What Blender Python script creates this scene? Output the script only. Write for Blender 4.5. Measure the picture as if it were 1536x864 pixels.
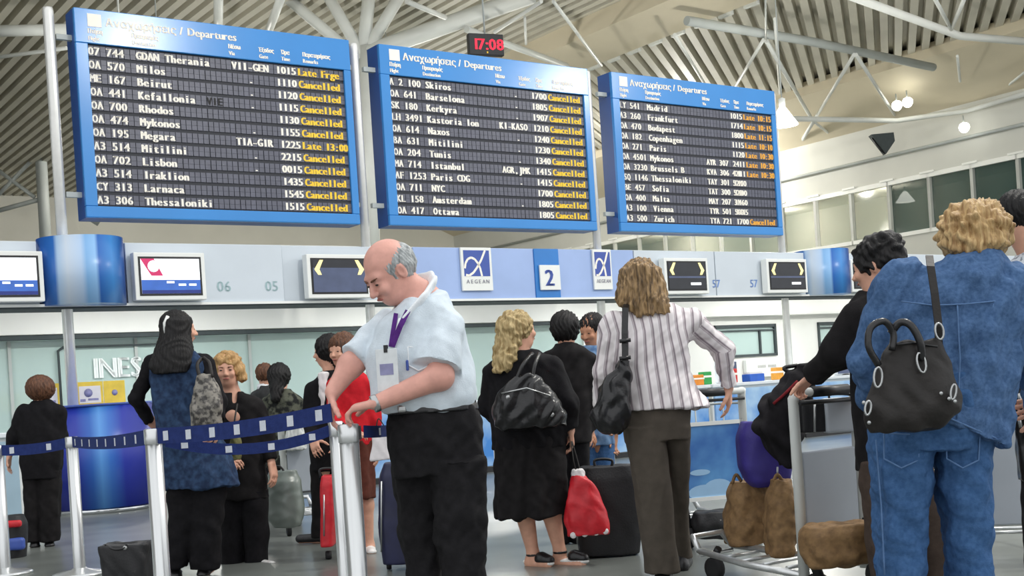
import bpy, bmesh, math, random
import numpy as np
from mathutils import Vector, Matrix

for _o in list(bpy.data.objects): bpy.data.objects.remove(_o)
scene = bpy.context.scene
COL = scene.collection
R = random.Random(7)

# ---------------------------------------------------------------- camera
F = 1872.0; RHO = .0643; CY = 585.0; CZ = 1.08; PSI = .6082      # focal (px), roll, horizon row, eye height, hall yaw
cr, sr, cu, su = math.cos(RHO), math.sin(RHO), math.cos(PSI), math.sin(PSI)
cam_d = bpy.data.cameras.new('camera'); cam = bpy.data.objects.new('camera', cam_d); COL.objects.link(cam)
cam_d.sensor_fit = 'HORIZONTAL'; cam_d.sensor_width = 36.0; cam_d.lens = F / 1536 * 36.0
cam_d.shift_y = (CY - 432) / 1536.0; cam_d.clip_end = 300; cam_d.clip_start = .05
cam.matrix_world = Matrix.Translation((0, 0, CZ)) @ Matrix.Rotation(math.pi / 2, 4, 'X') @ Matrix.Rotation(-RHO, 4, 'Z')
scene.camera = cam

# ---------------------------------------------------------------- world, light, exposure
world = bpy.data.worlds.new('world'); scene.world = world; world.use_nodes = True
bg = world.node_tree.nodes['Background']; bg.inputs[0].default_value = (.96, .98, 1, 1); bg.inputs[1].default_value = 1.1
scene.view_settings.view_transform = 'Standard'; scene.view_settings.look = 'None'
scene.view_settings.gamma = 1; scene.view_settings.use_curve_mapping = False
scene.view_settings.exposure = 0.2
LAMP_POWER = 700.0

# ---------------------------------------------------------------- picture -> place helpers
def ray(x, y):
    a = x - 768.0; b = CY - y
    return ((a * cr + b * sr) / F, (-a * sr + b * cr) / F)
def P(x, y, d):
    r = ray(x, y); return Vector((r[0] * d, d, CZ + r[1] * d))
def PZ(x, y, z):
    r = ray(x, y); return P(x, y, (z - CZ) / r[1])
def H(xu, yv, z=0.0):                       # hall axes: xu along the boards, yv towards the counters
    return Vector((cu * xu - su * yv, su * xu + cu * yv, z))
def hallD(x, y, D):
    r = ray(x, y); d = D / (-su * r[0] + cu); return (cu * r[0] * d + su * d, CZ + r[1] * d)
def hallXY(x, y, z):
    p = PZ(x, y, z); return (cu * p.x + su * p.y, -su * p.x + cu * p.y)

# ---------------------------------------------------------------- materials
MATS = {}
def rgb(h):
    h = h.lstrip('#'); c = [int(h[i:i + 2], 16) / 255 for i in (0, 2, 4)]
    return tuple((v / 12.92 if v <= .04045 else ((v + .055) / 1.055) ** 2.4) for v in c)
def mat(name, col, rough=.6, metal=0.0, var=.12, scale=12.0, bump=0.0, bscale=60.0, stretch=None, emit=0.0, spec=.5, col2=None, thr=None, coat=0.0, coord='Object', sheen=0.0):
    if name in MATS: return MATS[name]
    m = bpy.data.materials.new(name); m.use_nodes = True; nt = m.node_tree; N = nt.nodes; L = nt.links
    b = N['Principled BSDF']; col = rgb(col) if isinstance(col, str) else col
    c2 = rgb(col2) if isinstance(col2, str) else col2
    b.inputs['Roughness'].default_value = rough; b.inputs['Metallic'].default_value = metal
    b.inputs['Specular IOR Level'].default_value = spec; b.inputs['Coat Weight'].default_value = coat
    b.inputs['Sheen Weight'].default_value = sheen
    tc = N.new('ShaderNodeTexCoord'); mp = N.new('ShaderNodeMapping'); L.new(tc.outputs[coord], mp.inputs['Vector'])
    if stretch: mp.inputs['Scale'].default_value = stretch
    nz = N.new('ShaderNodeTexNoise'); nz.inputs['Scale'].default_value = scale; nz.inputs['Detail'].default_value = 4
    L.new(mp.outputs[0], nz.inputs['Vector'])
    rp = N.new('ShaderNodeValToRGB')
    lo = c2 if c2 else tuple(v * (1 - var) for v in col); hi = col if c2 else tuple(min(1, v * (1 + var)) for v in col)
    t = thr or (.3, .7)
    rp.color_ramp.elements[0].position = t[0]; rp.color_ramp.elements[1].position = t[1]
    rp.color_ramp.elements[0].color = (*lo, 1); rp.color_ramp.elements[1].color = (*hi, 1)
    L.new(nz.outputs['Fac'], rp.inputs[0]); L.new(rp.outputs[0], b.inputs['Base Color'])
    if emit:
        L.new(rp.outputs[0], b.inputs['Emission Color']); b.inputs['Emission Strength'].default_value = emit
    if bump:
        n2 = N.new('ShaderNodeTexNoise'); n2.inputs['Scale'].default_value = bscale; n2.inputs['Detail'].default_value = 3
        L.new(mp.outputs[0], n2.inputs['Vector'])
        bp = N.new('ShaderNodeBump'); bp.inputs['Strength'].default_value = bump; bp.inputs['Distance'].default_value = .01
        L.new(n2.outputs['Fac'], bp.inputs['Height']); L.new(bp.outputs[0], b.inputs['Normal'])
    MATS[name] = m; return m
def mat_glass(name, col, alpha, rough=.05):
    m = bpy.data.materials.new(name); m.use_nodes = True; nt = m.node_tree; N = nt.nodes; L = nt.links
    b = N['Principled BSDF']; b.inputs['Base Color'].default_value = (*rgb(col), 1); b.inputs['Roughness'].default_value = rough
    tr = N.new('ShaderNodeBsdfTransparent'); mx = N.new('ShaderNodeMixShader'); mx.inputs[0].default_value = alpha
    nz = N.new('ShaderNodeTexNoise'); nz.inputs['Scale'].default_value = .8
    ad = N.new('ShaderNodeMath'); ad.operation = 'MULTIPLY_ADD'; ad.inputs[1].default_value = .12; ad.inputs[2].default_value = alpha - .06
    L.new(nz.outputs['Fac'], ad.inputs[0]); L.new(ad.outputs[0], mx.inputs[0])
    L.new(tr.outputs[0], mx.inputs[1]); L.new(b.outputs[0], mx.inputs[2]); L.new(mx.outputs[0], N['Material Output'].inputs[0])
    MATS[name] = m; return m

M = {}
M['floor'] = mat('floor_terrazzo', '#6f736f', .28, var=.2, scale=2.2, bump=.03, bscale=5)
M['deck'] = mat('deck_metal', '#d2cec0', .55, var=.10, scale=.6)
M['soffit'] = mat('soffit_panel', '#d6ccb4', .7, var=.05, scale=.5)
M['steel'] = mat('steel_paint', '#d9dcd8', .45, var=.06, scale=1.5)
M['steel_dull'] = mat('steel_dull', '#b4bab8', .5, var=.08, scale=1.5)
M['wall'] = mat('hall_wall', '#d2d1c8', .8, var=.06, scale=.4)
M['wall_grey'] = mat('upper_wall', '#cbccc6', .8, var=.06, scale=.5)
M['white'] = mat('white_paint', '#eceeea', .45, var=.03, scale=2)
M['bwall'] = mat('office_white', '#e6e6e2', .55, var=.04, scale=1)
M['alu'] = mat('brushed_alu', '#d6d8d8', .28, .75, var=.05, scale=4, stretch=(20, 20, .5))
M['chrome'] = mat('chrome', '#d5d8da', .12, .95, var=.03)
M['pole'] = mat('pole_steel', '#e2e2de', .25, .35, var=.04)
M['frame_blue'] = mat('board_blue', '#3a8ad2', .22, var=.05, scale=1.2)
M['frame_navy'] = mat('board_side_blue', '#1f4f96', .4, var=.08, scale=1.2)
M['flap'] = mat('flap_dark', '#585a68', .42, var=.14, scale=9)
M['flapbed'] = mat('flap_bed', '#262932', .6, var=.1)
M['ltr_w'] = mat('letter_white', '#fbf6ea', .6, var=.02)
M['ltr_y'] = mat('letter_yellow', '#ffd23a', .6, var=.03)
M['ltr_o'] = mat('letter_orange', '#f5b040', .6, var=.05)
M['ltr_k'] = mat('letter_black', '#101014', .6, var=.02)
M['black'] = mat('black_plastic', '#17181a', .4, var=.2)
M['rubber'] = mat('rubber', '#1b1b1d', .75, var=.2)
M['gap'] = mat('dark_gap', '#40484a', .8, var=.1)
M['fgrey'] = mat('fascia_grey', '#cbd4dc', .38, var=.03, scale=2)
M['flav'] = mat('fascia_lavender', '#9fb6e2', .38, var=.05, scale=2)
M['fblue'] = mat('fascia_blue', '#2f7cc8', .3, var=.1, scale=2)
M['teal'] = mat_glass('teal_glass', '#c2d8d4', .72, .06)
M['office_glass'] = mat_glass('office_glass', '#4d6664', .42, .05)
M['office_dark'] = mat_glass('office_glass_dark', '#3e5552', .82, .05)

# ---------------------------------------------------------------- object helpers
def tag(o, label=None, cat=None, group=None, kind=None):
    if label: o['label'] = label
    if cat: o['category'] = cat
    if group: o['group'] = group
    if kind: o['kind'] = kind
    return o
def link(o, parent=None):
    COL.objects.link(o)
    if parent is not None: o.parent = parent
    return o
def empty(name, loc=(0, 0, 0), rz=0.0, **k):
    o = bpy.data.objects.new(name, None); o.location = loc; o.rotation_euler = (0, 0, rz); o.empty_display_size = .1
    link(o); return tag(o, **k)
def obj(name, me, m, parent=None, loc=None, rz=None, **k):
    o = bpy.data.objects.new(name, me)
    if m is not None and len(me.materials) == 0: me.materials.append(m)
    if loc is not None: o.location = loc
    if rz is not None: o.rotation_euler = (0, 0, rz)
    link(o, parent); return tag(o, **k)
def npmesh(name, V, Fq, smooth=False):
    me = bpy.data.meshes.new(name); V = np.asarray(V, np.float32); Fq = np.asarray(Fq, np.int32)
    n = Fq.shape[1]
    me.vertices.add(len(V)); me.vertices.foreach_set('co', V.ravel())
    me.loops.add(Fq.size); me.loops.foreach_set('vertex_index', Fq.ravel())
    me.polygons.add(len(Fq)); me.polygons.foreach_set('loop_start', np.arange(0, Fq.size, n, dtype=np.int32))
    me.polygons.foreach_set('loop_total', np.full(len(Fq), n, np.int32))
    me.polygons.foreach_set('use_smooth', np.full(len(Fq), smooth, bool))
    me.update(calc_edges=True); return me
class MB:
    """collects simple shapes into one mesh"""
    def __init__(s): s.v = []; s.f = []; s.sm = []
    def add(s, vs, fs, smooth=False):
        n = len(s.v); s.v += [tuple(v) for v in vs]; s.f += [tuple(i + n for i in f) for f in fs]; s.sm += [smooth] * len(fs); return s
    def box(s, x0, x1, y0, y1, z0, z1):
        v = [(x, y, z) for z in (z0, z1) for y in (y0, y1) for x in (x0, x1)]
        return s.add(v, [(0, 2, 3, 1), (4, 5, 7, 6), (0, 1, 5, 4), (2, 6, 7, 3), (0, 4, 6, 2), (1, 3, 7, 5)])
    def bbox(s, x0, x1, y0, y1, z0, z1, b=.01):
        bm = bmesh.new(); bmesh.ops.create_cube(bm, size=1)
        for v in bm.verts: v.co = Vector(((x0 + x1) / 2 + v.co.x * (x1 - x0), (y0 + y1) / 2 + v.co.y * (y1 - y0), (z0 + z1) / 2 + v.co.z * (z1 - z0)))
        bmesh.ops.bevel(bm, geom=bm.edges[:] , offset=b, segments=2, affect='EDGES', profile=.5)
        bm.verts.ensure_lookup_table(); s.add([v.co for v in bm.verts], [[v.index for v in f.verts] for f in bm.faces]); bm.free(); return s
    def tube(s, pts, r, n=8, caps=True, flat=1.0, up=None):
        pts = [Vector(p) for p in pts]; rs = r if isinstance(r, (list, tuple)) else [r] * len(pts); vs = []; fs = []
        pu = Vector(up) if up else None
        for i, p in enumerate(pts):
            t = ((pts[min(i + 1, len(pts) - 1)] - p).normalized() + (p - pts[max(i - 1, 0)]).normalized())
            if t.length < 1e-6: t = pts[min(i + 1, len(pts) - 1)] - pts[max(i - 1, 0)]
            t.normalize()
            a = pu if pu is not None else (Vector((0, 0, 1)) if abs(t.z) < .9 else Vector((1, 0, 0)))
            b = t.cross(a)
            if b.length < 1e-5: b = t.cross(Vector((.3, 1, .2)))
            b.normalize(); a = b.cross(t).normalized()
            if up is None: pu = a
            for k in range(n):
                w = 2 * math.pi * k / n; vs.append(p + (b * math.cos(w) + a * math.sin(w) * flat) * rs[i])
        for i in range(len(pts) - 1):
            for k in range(n):
                fs.append((i * n + k, i * n + (k + 1) % n, (i + 1) * n + (k + 1) % n, (i + 1) * n + k))
        s.add(vs, fs, True)
        if caps:
            m = len(s.v) - len(vs); s.f += [tuple(m + k for k in reversed(range(n))), tuple(m + (len(pts) - 1) * n + k for k in range(n))]; s.sm += [False] * 2
        return s
    def lathe(s, prof, n=20, c=(0, 0, 0), ax='z'):
        vs = []; fs = []
        for (r, z) in prof:
            for k in range(n):
                w = 2 * math.pi * k / n; x, y = r * math.cos(w), r * math.sin(w)
                vs.append((c[0] + x, c[1] + y, c[2] + z) if ax == 'z' else ((c[0] + x, c[1] + z, c[2] + y) if ax == 'y' else (c[0] + z, c[1] + x, c[2] + y)))
        m = len(prof)
        for i in range(m - 1):
            for k in range(n): fs.append((i * n + k, i * n + (k + 1) % n, (i + 1) * n + (k + 1) % n, (i + 1) * n + k))
        fs.append(tuple(reversed(range(n)))); fs.append(tuple((m - 1) * n + k for k in range(n)))
        return s.add(vs, fs, True)
    def strip(s, pts, w, th, wdir=(0, 0, 1)):
        """flat band through pts, width w along wdir, thickness th"""
        pts = [Vector(p) for p in pts]; vs = []; fs = []
        for i, p in enumerate(pts):
            t = (pts[min(i + 1, len(pts) - 1)] - pts[max(i - 1, 0)]).normalized()
            d = Vector(wdir[i]) if isinstance(wdir, list) else Vector(wdir)
            d = (d - t * d.dot(t)).normalized(); nn = t.cross(d).normalized()
            for a, b in ((-1, -1), (1, -1), (1, 1), (-1, 1)): vs.append(p + d * (a * w / 2) + nn * (b * th / 2))
        for i in range(len(pts) - 1):
            for k in range(4): fs.append((i * 4 + k, i * 4 + (k + 1) % 4, (i + 1) * 4 + (k + 1) % 4, (i + 1) * 4 + k))
        fs.append((3, 2, 1, 0)); q = (len(pts) - 1) * 4; fs.append((q, q + 1, q + 2, q + 3))
        return s.add(vs, fs)
    def mesh(s, name):
        me = bpy.data.meshes.new(name); me.from_pydata(s.v, [], s.f); me.polygons.foreach_set('use_smooth', s.sm); me.update()
        bm = bmesh.new(); bm.from_mesh(me); bmesh.ops.recalc_face_normals(bm, faces=bm.faces); bm.to_mesh(me); bm.free(); return me
    def build(s, name, m, parent=None, **k): return obj(name, s.mesh(name), m, parent, **k)

# glyphs: flat lettering from the built-in font
_G = {}
def glyph(ch):
    if ch in _G: return _G[ch]
    cv = bpy.data.curves.new('g', 'FONT'); cv.body = ch; cv.size = 1; cv.resolution_u = 2
    o = bpy.data.objects.new('g', cv); COL.objects.link(o)
    dg = bpy.context.evaluated_depsgraph_get(); me = bpy.data.meshes.new_from_object(o.evaluated_get(dg))
    vs = [(v.co.x, v.co.y) for v in me.vertices]; fs = [tuple(p.vertices) for p in me.polygons]
    bpy.data.objects.remove(o); bpy.data.curves.remove(cv); bpy.data.meshes.remove(me)
    w = (min(v[0] for v in vs), max(v[0] for v in vs)) if vs else (0, .3)
    _G[ch] = (vs, fs, w); return _G[ch]
def put_text(mb, txt, x, z, h, y=0.0, pitch=None, sx=1.0, bold=0.0):
    """letters in the xz plane facing -y; pitch = fixed cell width; h = cap height; returns end x"""
    sc = h / .72
    for ch in txt:
        if ch == ' ': x += pitch or sc * .28 * sx; continue
        vs, fs, w = glyph(ch); cw = (w[1] - w[0])
        if pitch:
            k = min(sc * sx, pitch * .86 / max(cw, .01)); ox = x + (pitch - cw * k) / 2 - w[0] * k
            if cw * sc * sx < pitch * .4: k = sc * sx; ox = x + (pitch - cw * k) / 2 - w[0] * k
        else: k = sc * sx; ox = x - w[0] * k
        for e in ((0, -bold, bold) if bold else (0,)):
            mb.add([(ox + v[0] * k + e, y - abs(e) * .05, z + v[1] * sc) for v in vs], fs)
        x += pitch or (cw * k + sc * .09)
    return x
def flatmesh(mb, name):
    me = bpy.data.meshes.new(name); me.from_pydata(mb.v, [], mb.f); me.update(); return me

# ================================================================ THE HALL
RZ = PSI
def hall_obj(mb, name, m, parent=None, **k):
    return mb.build(name, m, parent, rz=RZ if parent is None else None, **k)

# floor and outer shell (hall axes)
hall_obj(MB().box(-60, 45, -40, 52, -.2, 0), 'floor', M['floor'], kind='structure', label='grey polished terrazzo floor of the hall')
hall_obj(MB().box(-60, 38, 50, 50.4, 0, 12), 'wall_back', M['wall'], kind='structure', label='pale far wall behind the counters')
mb = MB(); mb.box(32, 32.3, 12, 50, 0, 5.05).box(32, 32.3, 12, 50, 6.75, 12)
wr = hall_obj(mb, 'wall_right', M['wall_grey'], kind='structure', label='grey side wall with a ribbon of office windows')
YR = 15.0
ZD = 9.75                                                     # underside of the roof deck
def deck(name, ang, pitch, x0, x1, y0, y1, depth=.3):
    """trapezoid ribbed sheet; ribs run at ang in hall axes; clipped to x0..x1,y0..y1"""
    prof = [(0, 0), (.52, 0), (.60, 1), (.92, 1)]
    ca, sa = math.cos(ang), math.sin(ang); cxm, cym = (x0 + x1) / 2, (y0 + y1) / 2
    Rr = math.hypot(x1 - x0, y1 - y0) / 2 + 1; n = int(2 * Rr / pitch)
    vs = []; fs = []
    for i in range(n):
        for (a, b) in prof:
            q = -Rr + (i + a) * pitch
            for t in (-Rr, Rr): vs.append((cxm + ca * t - sa * q, cym + sa * t + ca * q, ZD + b * depth))
    for i in range(len(vs) // 2 - 1): fs.append((2 * i, 2 * i + 1, 2 * i + 3, 2 * i + 2))
    me = bpy.data.meshes.new(name); me.from_pydata(vs, [], fs)
    bm = bmesh.new(); bm.from_mesh(me)
    for co, no in (((x0, 0, 0), (-1, 0, 0)), ((x1, 0, 0), (1, 0, 0)), ((0, y0, 0), (0, -1, 0)), ((0, y1, 0), (0, 1, 0))):
        bmesh.ops.bisect_plane(bm, geom=bm.verts[:] + bm.edges[:] + bm.faces[:], plane_co=co, plane_no=no, clear_outer=True)
    bm.to_mesh(me); bm.free(); return me
ce = empty('ceiling', (0, 0, 0), RZ, kind='structure', label='ribbed metal roof deck with smooth beige soffit bands')
b1a, b1b = hallXY(870, 58, 9.3)[0], hallXY(1000, 55, 9.3)[0]
vp_right = math.atan2(572, F)
ang_r = (math.pi / 2 - vp_right) - PSI
obj('ribbed_deck', deck('deck_l', math.pi / 2, .34, -40, b1a, YR, 50), M['deck'], ce)
obj('ribbed_deck', deck('deck_r', ang_r, .36, b1b, 30.5, YR, 50), M['deck'], ce)
MB().box(-60, 40, YR, 52, ZD + .35, ZD + .5).build('roof_slab', M['wall_grey'], ce)
MB().box(b1a, b1b, YR, 50, 9.3, ZD + .3).build('soffit_band', M['soffit'], ce)
mb = MB(); mb.add([(29.6, 0, 9.5), (32, 0, 8.55), (32, 0, 9.9), (29.6, 0, 9.9), (29.6, 50, 9.5), (32, 50, 8.55), (32, 50, 9.9), (29.6, 50, 9.9)], [(0, 1, 5, 4), (0, 4, 7, 3), (3, 7, 6, 2), (0, 3, 2, 1), (4, 5, 6, 7)])
mb.build('soffit_band', M['soffit'], ce)
mb = MB()
for i in range(50): y = 8 + i * .8; mb.box(b1b, b1b + .1, y, y + .4, 9.24, 9.62)
mb.build('soffit_edge_lip', M['steel'], ce)

# ribbon of office windows in the right wall
y = 16.0; k = 0
while y < 46:
    w = empty('window_%d' % (k + 1), H(32, y, 5.05), RZ, kind='structure')
    MB().box(-.03, .12, -.05, .05, 0, 1.7).box(-.03, .12, 1.43, 1.53, 0, 1.7).box(-.05, .14, -.03, 1.51, -.04, .08).box(-.05, .14, -.03, 1.51, 1.60, 1.74).build('window_frame', M['white'], w)
    MB().box(.09, .10, .03, 1.45, .07, 1.62).build('pane', M['office_dark'] if y < 24.3 else M['office_glass'], w)
    y += 1.48; k += 1
mb = MB(); mb.box(35.4, 35.5, 12, 50, 4.6, 7.2).box(32.3, 35.4, 12, 50, 4.8, 5.0).box(32.3, 35.4, 12, 50, 6.9, 7.0)
hall_obj(mb, 'office_room', M['wall'], kind='structure', label='beige offices behind the ribbon windows')
for yy in (26, 31, 37):
    ld = bpy.data.lights.new('office_light', 'POINT'); ld.energy = 150; ld.color = (1, .95, .8); ld.shadow_soft_size = .3
    lo = bpy.data.objects.new('office_light', ld); lo.location = H(33.9, yy, 6.5); link(lo)

# roof steelwork
TR = {}
def truss(name, label):
    o = empty(name, (0, 0, 0), label=label, kind='structure'); return o
def steel(parent, seg, w, m='steel', z=8.9, d=None, nm='tube'):
    pts = []
    for q in seg:
        pts.append(P(q[0], q[1], d) if d else PZ(q[0], q[1], z))
    dm = sum(p.y for p in pts) / len(pts)
    MB().tube(pts, w * dm / F / 2, 10).build(nm, M[m], parent)
t1 = truss('tree_column', 'white branching steel column rising between the first two boards')
steel(t1, [(549, 70), (560, 420)], 24, 'steel', d=27, nm='column')
for seg, w in (([(545, 78), (556, -30)], 20), ([(548, 80), (614, -30)], 18), ([(545, 85), (478, -30)], 18), ([(540, 90), (405, -25)], 17), ([(552, 80), (600, 62), (800, -8)], 26)):
    q = [(seg[0][0], seg[0][1])] + list(seg[1:]); steel(t1, q, w, d=27, nm='branch')
t2 = truss('roof_truss', 'slender white roof truss members above the left boards')
for seg, w in (([(328, -20), (327, 60)], 14), ([(426, -15), (398, 60)], 13), ([(610, 2), (668, 26)], 8), ([(700, 44), (850, 99)], 10), ([(742, 48), (812, 2)], 6), ([(830, 2), (902, 98)], 5), ([(787, 25), (789, 66)], 4), ([(-20, 47), (100, 44)], 17), ([(-20, 88), (100, 72)], 6), ([(176, -10), (178, 30)], 3)):
    steel(t2, seg, w)
t3 = truss('roof_truss', 'white roof truss with V braces above the right board')
steel(t3, [(1030, 31), (1215, 62), (1400, 101)], 13, 'steel_dull', nm='chord')
steel(t3, [(1270, -8), (1440, 54), (1560, 64)], 12, 'white', nm='chord')
steel(t3, [(1183, 178), (1345, 181), (1450, 166), (1560, 134)], 8, 'steel', z=8.3, nm='chord')
for seg, w in (([(1398, -10), (1427, 44)], 6), ([(1450, -10), (1427, 44)], 6), ([(1145, 60), (1103, 130)], 5), ([(1150, 62), (1215, 174)], 6), ([(1281, 82), (1225, 174)], 5), ([(1284, 82), (1343, 174)], 5), ([(1148, -10), (1149, 60)], 3), ([(1162, 28), (1170, 140)], 4), ([(1012, 52), (1058, 128)], 5), ([(1436, 84), (1440, 122)], 4), ([(1560, 90), (1464, 166)], 4), ([(1225, 174), (1180, 250)], 5), ([(1215, 178), (1250, 205)], 4)):
    steel(t3, seg, w, z=8.7, nm='brace')
t4 = truss('roof_truss', 'grey far steel column with crossed braces at the left edge')
steel(t4, [(58, 178), (72, 420)], 17, 'steel_dull', d=42, nm='column')
for seg, w in (([(60, 182), (26, 140)], 7), ([(60, 184), (90, 150)], 6), ([(-10, 250), (52, 296)], 6), ([(-10, 300), (48, 240)], 6), ([(-10, 318), (64, 298)], 7), ([(-10, 232), (60, 228)], 12), ([(140, 335), (170, 290)], 14)):
    steel(t4, seg, w, 'steel_dull', d=42, nm='brace')
# pipe along the upper right wall
t5 = truss('trim_1', 'pipe and rail running along the grey upper wall')
mb = MB(); mb.tube([H(31.9, 14, 7.55), H(31.9, 48, 7.55)], .05); mb.build('rail', M['steel_dull'], t5)
for i in range(22): MB().box(-.02, .02, -.25, .25, 0, .06).build('cleat', M['white'], t5, loc=H(31.93, 16 + i * 1.48, 6.78), rz=RZ)

# high-bay lamps: one in view, the others added unseen for light
M['lampglow'] = mat('lamp_glow', '#fffdf2', .5, emit=9, var=.01)
def pendant(pos, label, power, spot=True, sc=1.0):
    o = empty('pendant_lamp', pos, label=label, cat='lamp', group='pendant lamps under the roof')
    MB().lathe([(.05 * sc, .32 * sc), (.09 * sc, .26 * sc), (.26 * sc, .0), (.25 * sc, 0)], 20).build('shade', M['lampglow'], o)
    MB().lathe([(.06 * sc, .30 * sc), (.06 * sc, .46 * sc), (.02 * sc, .48 * sc)], 12).build('housing', M['white'], o)
    MB().tube([(0, 0, .45 * sc), (0, 0, ZD - pos[2] + .05)], .012, 6).build('cord', M['steel_dull'], o)
    ld = bpy.data.lights.new('pendant_light', 'SPOT' if spot else 'POINT'); ld.energy = power; ld.shadow_soft_size = .22 * sc; ld.color = (1, .97, .9)
    l = bpy.data.objects.new('pendant_light', ld); l.location = (0, 0, -.3); link(l, o)
    if spot: ld.spot_size = math.radians(160); ld.spot_blend = .5
beam_ = empty('roof_truss', (0, 0, 0), RZ, kind='structure', label='roof beams added out of view to carry the glare lamps')  # these beams and their two lamps are added out of view for board glare
glare = []
for px_, py_ in ((195, 42), (850, 112)):
    q_ = hallD(px_, py_, 14.47); t_ = (14.47 - 4) / 14.47; glare.append((q_[0] * (1 + t_), q_[1] + (q_[1] - CZ) * t_))
for x, _z in glare: MB().box(x - .08, x + .08, -2, YR + .3, ZD, ZD + .3).build('beam', M['steel'], beam_)
for (x, z), lab in zip(glare, ('unseen bell lamp added over the queue for glare on the leftmost board', 'unseen bell lamp added over the queue for glare on the middle board')):
    pendant(H(x, 4.0, z), lab, 1100, False)
for x, yv, z, lab in ((8, 22, 7.0, 'bell lamp added unseen behind the leftmost board'), (14.5, 25, 7.0, 'bell lamp added unseen behind the middle board'), (22, 33, 7.3, 'bell lamp added unseen behind the right board')):  # added lamps, out of sight, that brighten the roof and hall
    pendant(H(x, yv, z - .6), lab, LAMP_POWER * .5, False)
for px_, py_, d_, lab in ((300, 215, 41, 'far bell lamp added unseen behind the leftmost board'), (720, 225, 44, 'far bell lamp added unseen behind the middle board'), (1035, 235, 42, 'far bell lamp added unseen behind the right board')):  # added lamps, out of sight, that brighten the far wall
    pendant(P(px_, py_, d_), lab, LAMP_POWER * .9, False)
pendant(P(1175, 188, 25), 'glowing bell-shaped lamp just right of the third board', LAMP_POWER * .8, False, sc=1.15)
def spotlamp(px, py, d, label):
    o = empty('spotlight', P(px, py, d), label=label, cat='lamp')
    MB().lathe([(.02, -.1), (.12, -.08), (.15, .06), (.14, .08)], 14, ax='y').build('reflector', M['lampglow'], o)
    MB().tube([(0, .05, 0), (0, .08, .35)], .02, 6).build('bracket', M['steel_dull'], o)
spotlamp(1346, 158, 36, 'small round floodlight on the truss, left of a pair'); spotlamp(1362, 153, 36, 'small round floodlight on the truss, right of a pair')
o = empty('lamp_reflection', P(1358, 303, 39.4), label='glowing bell added as the lamp reflection in the office window', cat='lamp')  # glowing shape stands in for a lamp reflected in the glass
MB().lathe([(.05, .34), (.12, .26), (.30, .0), (.29, 0)], 18).build('shade', M['lampglow'], o); MB().tube([(0, 0, .3), (0, 0, .5)], .02, 6).build('cord', M['steel_dull'], o)
spotlamp(1447, 191, 35.5, 'small spotlight on the grey upper wall, upper'); 
o = empty('wall_loudspeaker', P(1326, 215, 36), label='dark angular loudspeaker bracketed under the roof at right', cat='loudspeaker')
MB().add([(-.35, 0, .28), (.3, 0, .3), (.32, 0, .05), (.05, 0, -.3), (-.35, .3, .28), (.3, .3, .3), (.32, .3, .05), (.05, .3, -.3)], [(0, 1, 2, 3), (4, 7, 6, 5), (0, 4, 5, 1), (1, 5, 6, 2), (2, 6, 7, 3), (3, 7, 4, 0)]).build('cabinet', M['gap'], o)
MB().tube([(-.3, .1, .2), (-.1, .1, -.15), (.05, .1, -.28)], .03, 6).build('bracket', M['black'], o)

# ================================================================ FLIGHT BOARDS
DB = 14.5; BZ0, BZ1 = 3.373, 5.794; BW = 3.54; BA = (4.294, 8.277, 12.273); BT = .30
ZF0, ZF1 = 2.38, 3.09
GREEK = 'Αναχωρήσεις'
B1 = [('07 744', 'GDAN Therania', 'VII-GEN', '1015', 'Late Frge'), ('OA 570', 'Milos', '   .', '1110', 'Cancelled'), ('ME 167', 'Beirut', '   .', '1120', 'Cancelled'), ('OA 441', 'Kefallonia', '   .', '1115', 'Cancelled'),
      ('OA 700', 'Rhodos', '', '1130', 'Cancelled'), ('OA 474', 'Mykonos', '   .', '1155', 'Cancelled'), ('OA 195', 'Megara', 'TIA-GIR', '1225', 'Late 13:00'), ('A3 514', 'Mitilini', '   .', '2215', 'Cancelled'),
      ('OA 702', 'Lisbon', '   .', '0015', 'Cancelled'), ('A3 514', 'Iraklion', '', '1435', 'Cancelled'), ('CY 313', 'Larnaca', '', '1545', 'Cancelled'), ('A3 306', 'Thessaloniki', '', '1515', 'Cancelled')]
B2 = [('A 2 100', 'Skiros', '    .', '1700', 'Cancelled'), ('OA 641', 'Barselona', '    .', '1805', 'Cancelled'), ('SK 180', 'Kerkyra', '    .', '1907', 'Cancelled'), ('LH 3491', 'Kastoria Ion', 'KI-KASO', '1210', 'Cancelled'),
      ('OA 614', 'Naxos', '    .', '1240', 'Cancelled'), ('BA 631', 'Mitilini', '    .', '1230', 'Cancelled'), ('OA 204', 'Tunis', '    .', '1340', 'Cancelled'), ('MA 714', 'Istanbul', 'AGR,JMK', '1415', 'Cancelled'),
      ('AF 1253', 'Paris CDG', '    .', '1415', 'Cancelled'), ('OA 711', 'NYC', '', '1700', 'Cancelled'), ('KL 158', 'Amsterdam', '    .', '1805', 'Cancelled'), ('OA 417', 'Ottawa', '', '1805', 'Cancelled')]
B3 = [('LY 541', 'Madrid', '', '1015', 'Late 10:15'), ('A3 260', 'Frankfurt', '', '1714', 'Late 10:15'), ('OA 470', 'Budapest', '', '1800', 'Late 11:15'), ('OA 182', 'Copenhagen', '', '1115', 'Late 10:10'),
      ('OA 271', 'Paris', '', '1120', 'Late 10:30'), ('OA 4501', 'Mykonos', 'AYR 307', '2411', 'Late 10:30'), ('OA 3230', 'Brussels B', 'KVA 306 421', '1411', 'Late 10:30'), ('SQ 1146', 'Thessaloniki', 'TAY 301 524', '1440', ''),
      ('BE 457', 'Sofia', 'TAT 300 520', '1400', ''), ('OA 400', 'Malta', 'MAY 207 31', '1460', ''), ('A3 100', 'Vienna', 'TYR 501 500', '1445', ''), ('A3 500', 'Zurich', 'TYA 721', '1700', 'Cancelled')]
NC = 47; NR = 12
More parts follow.
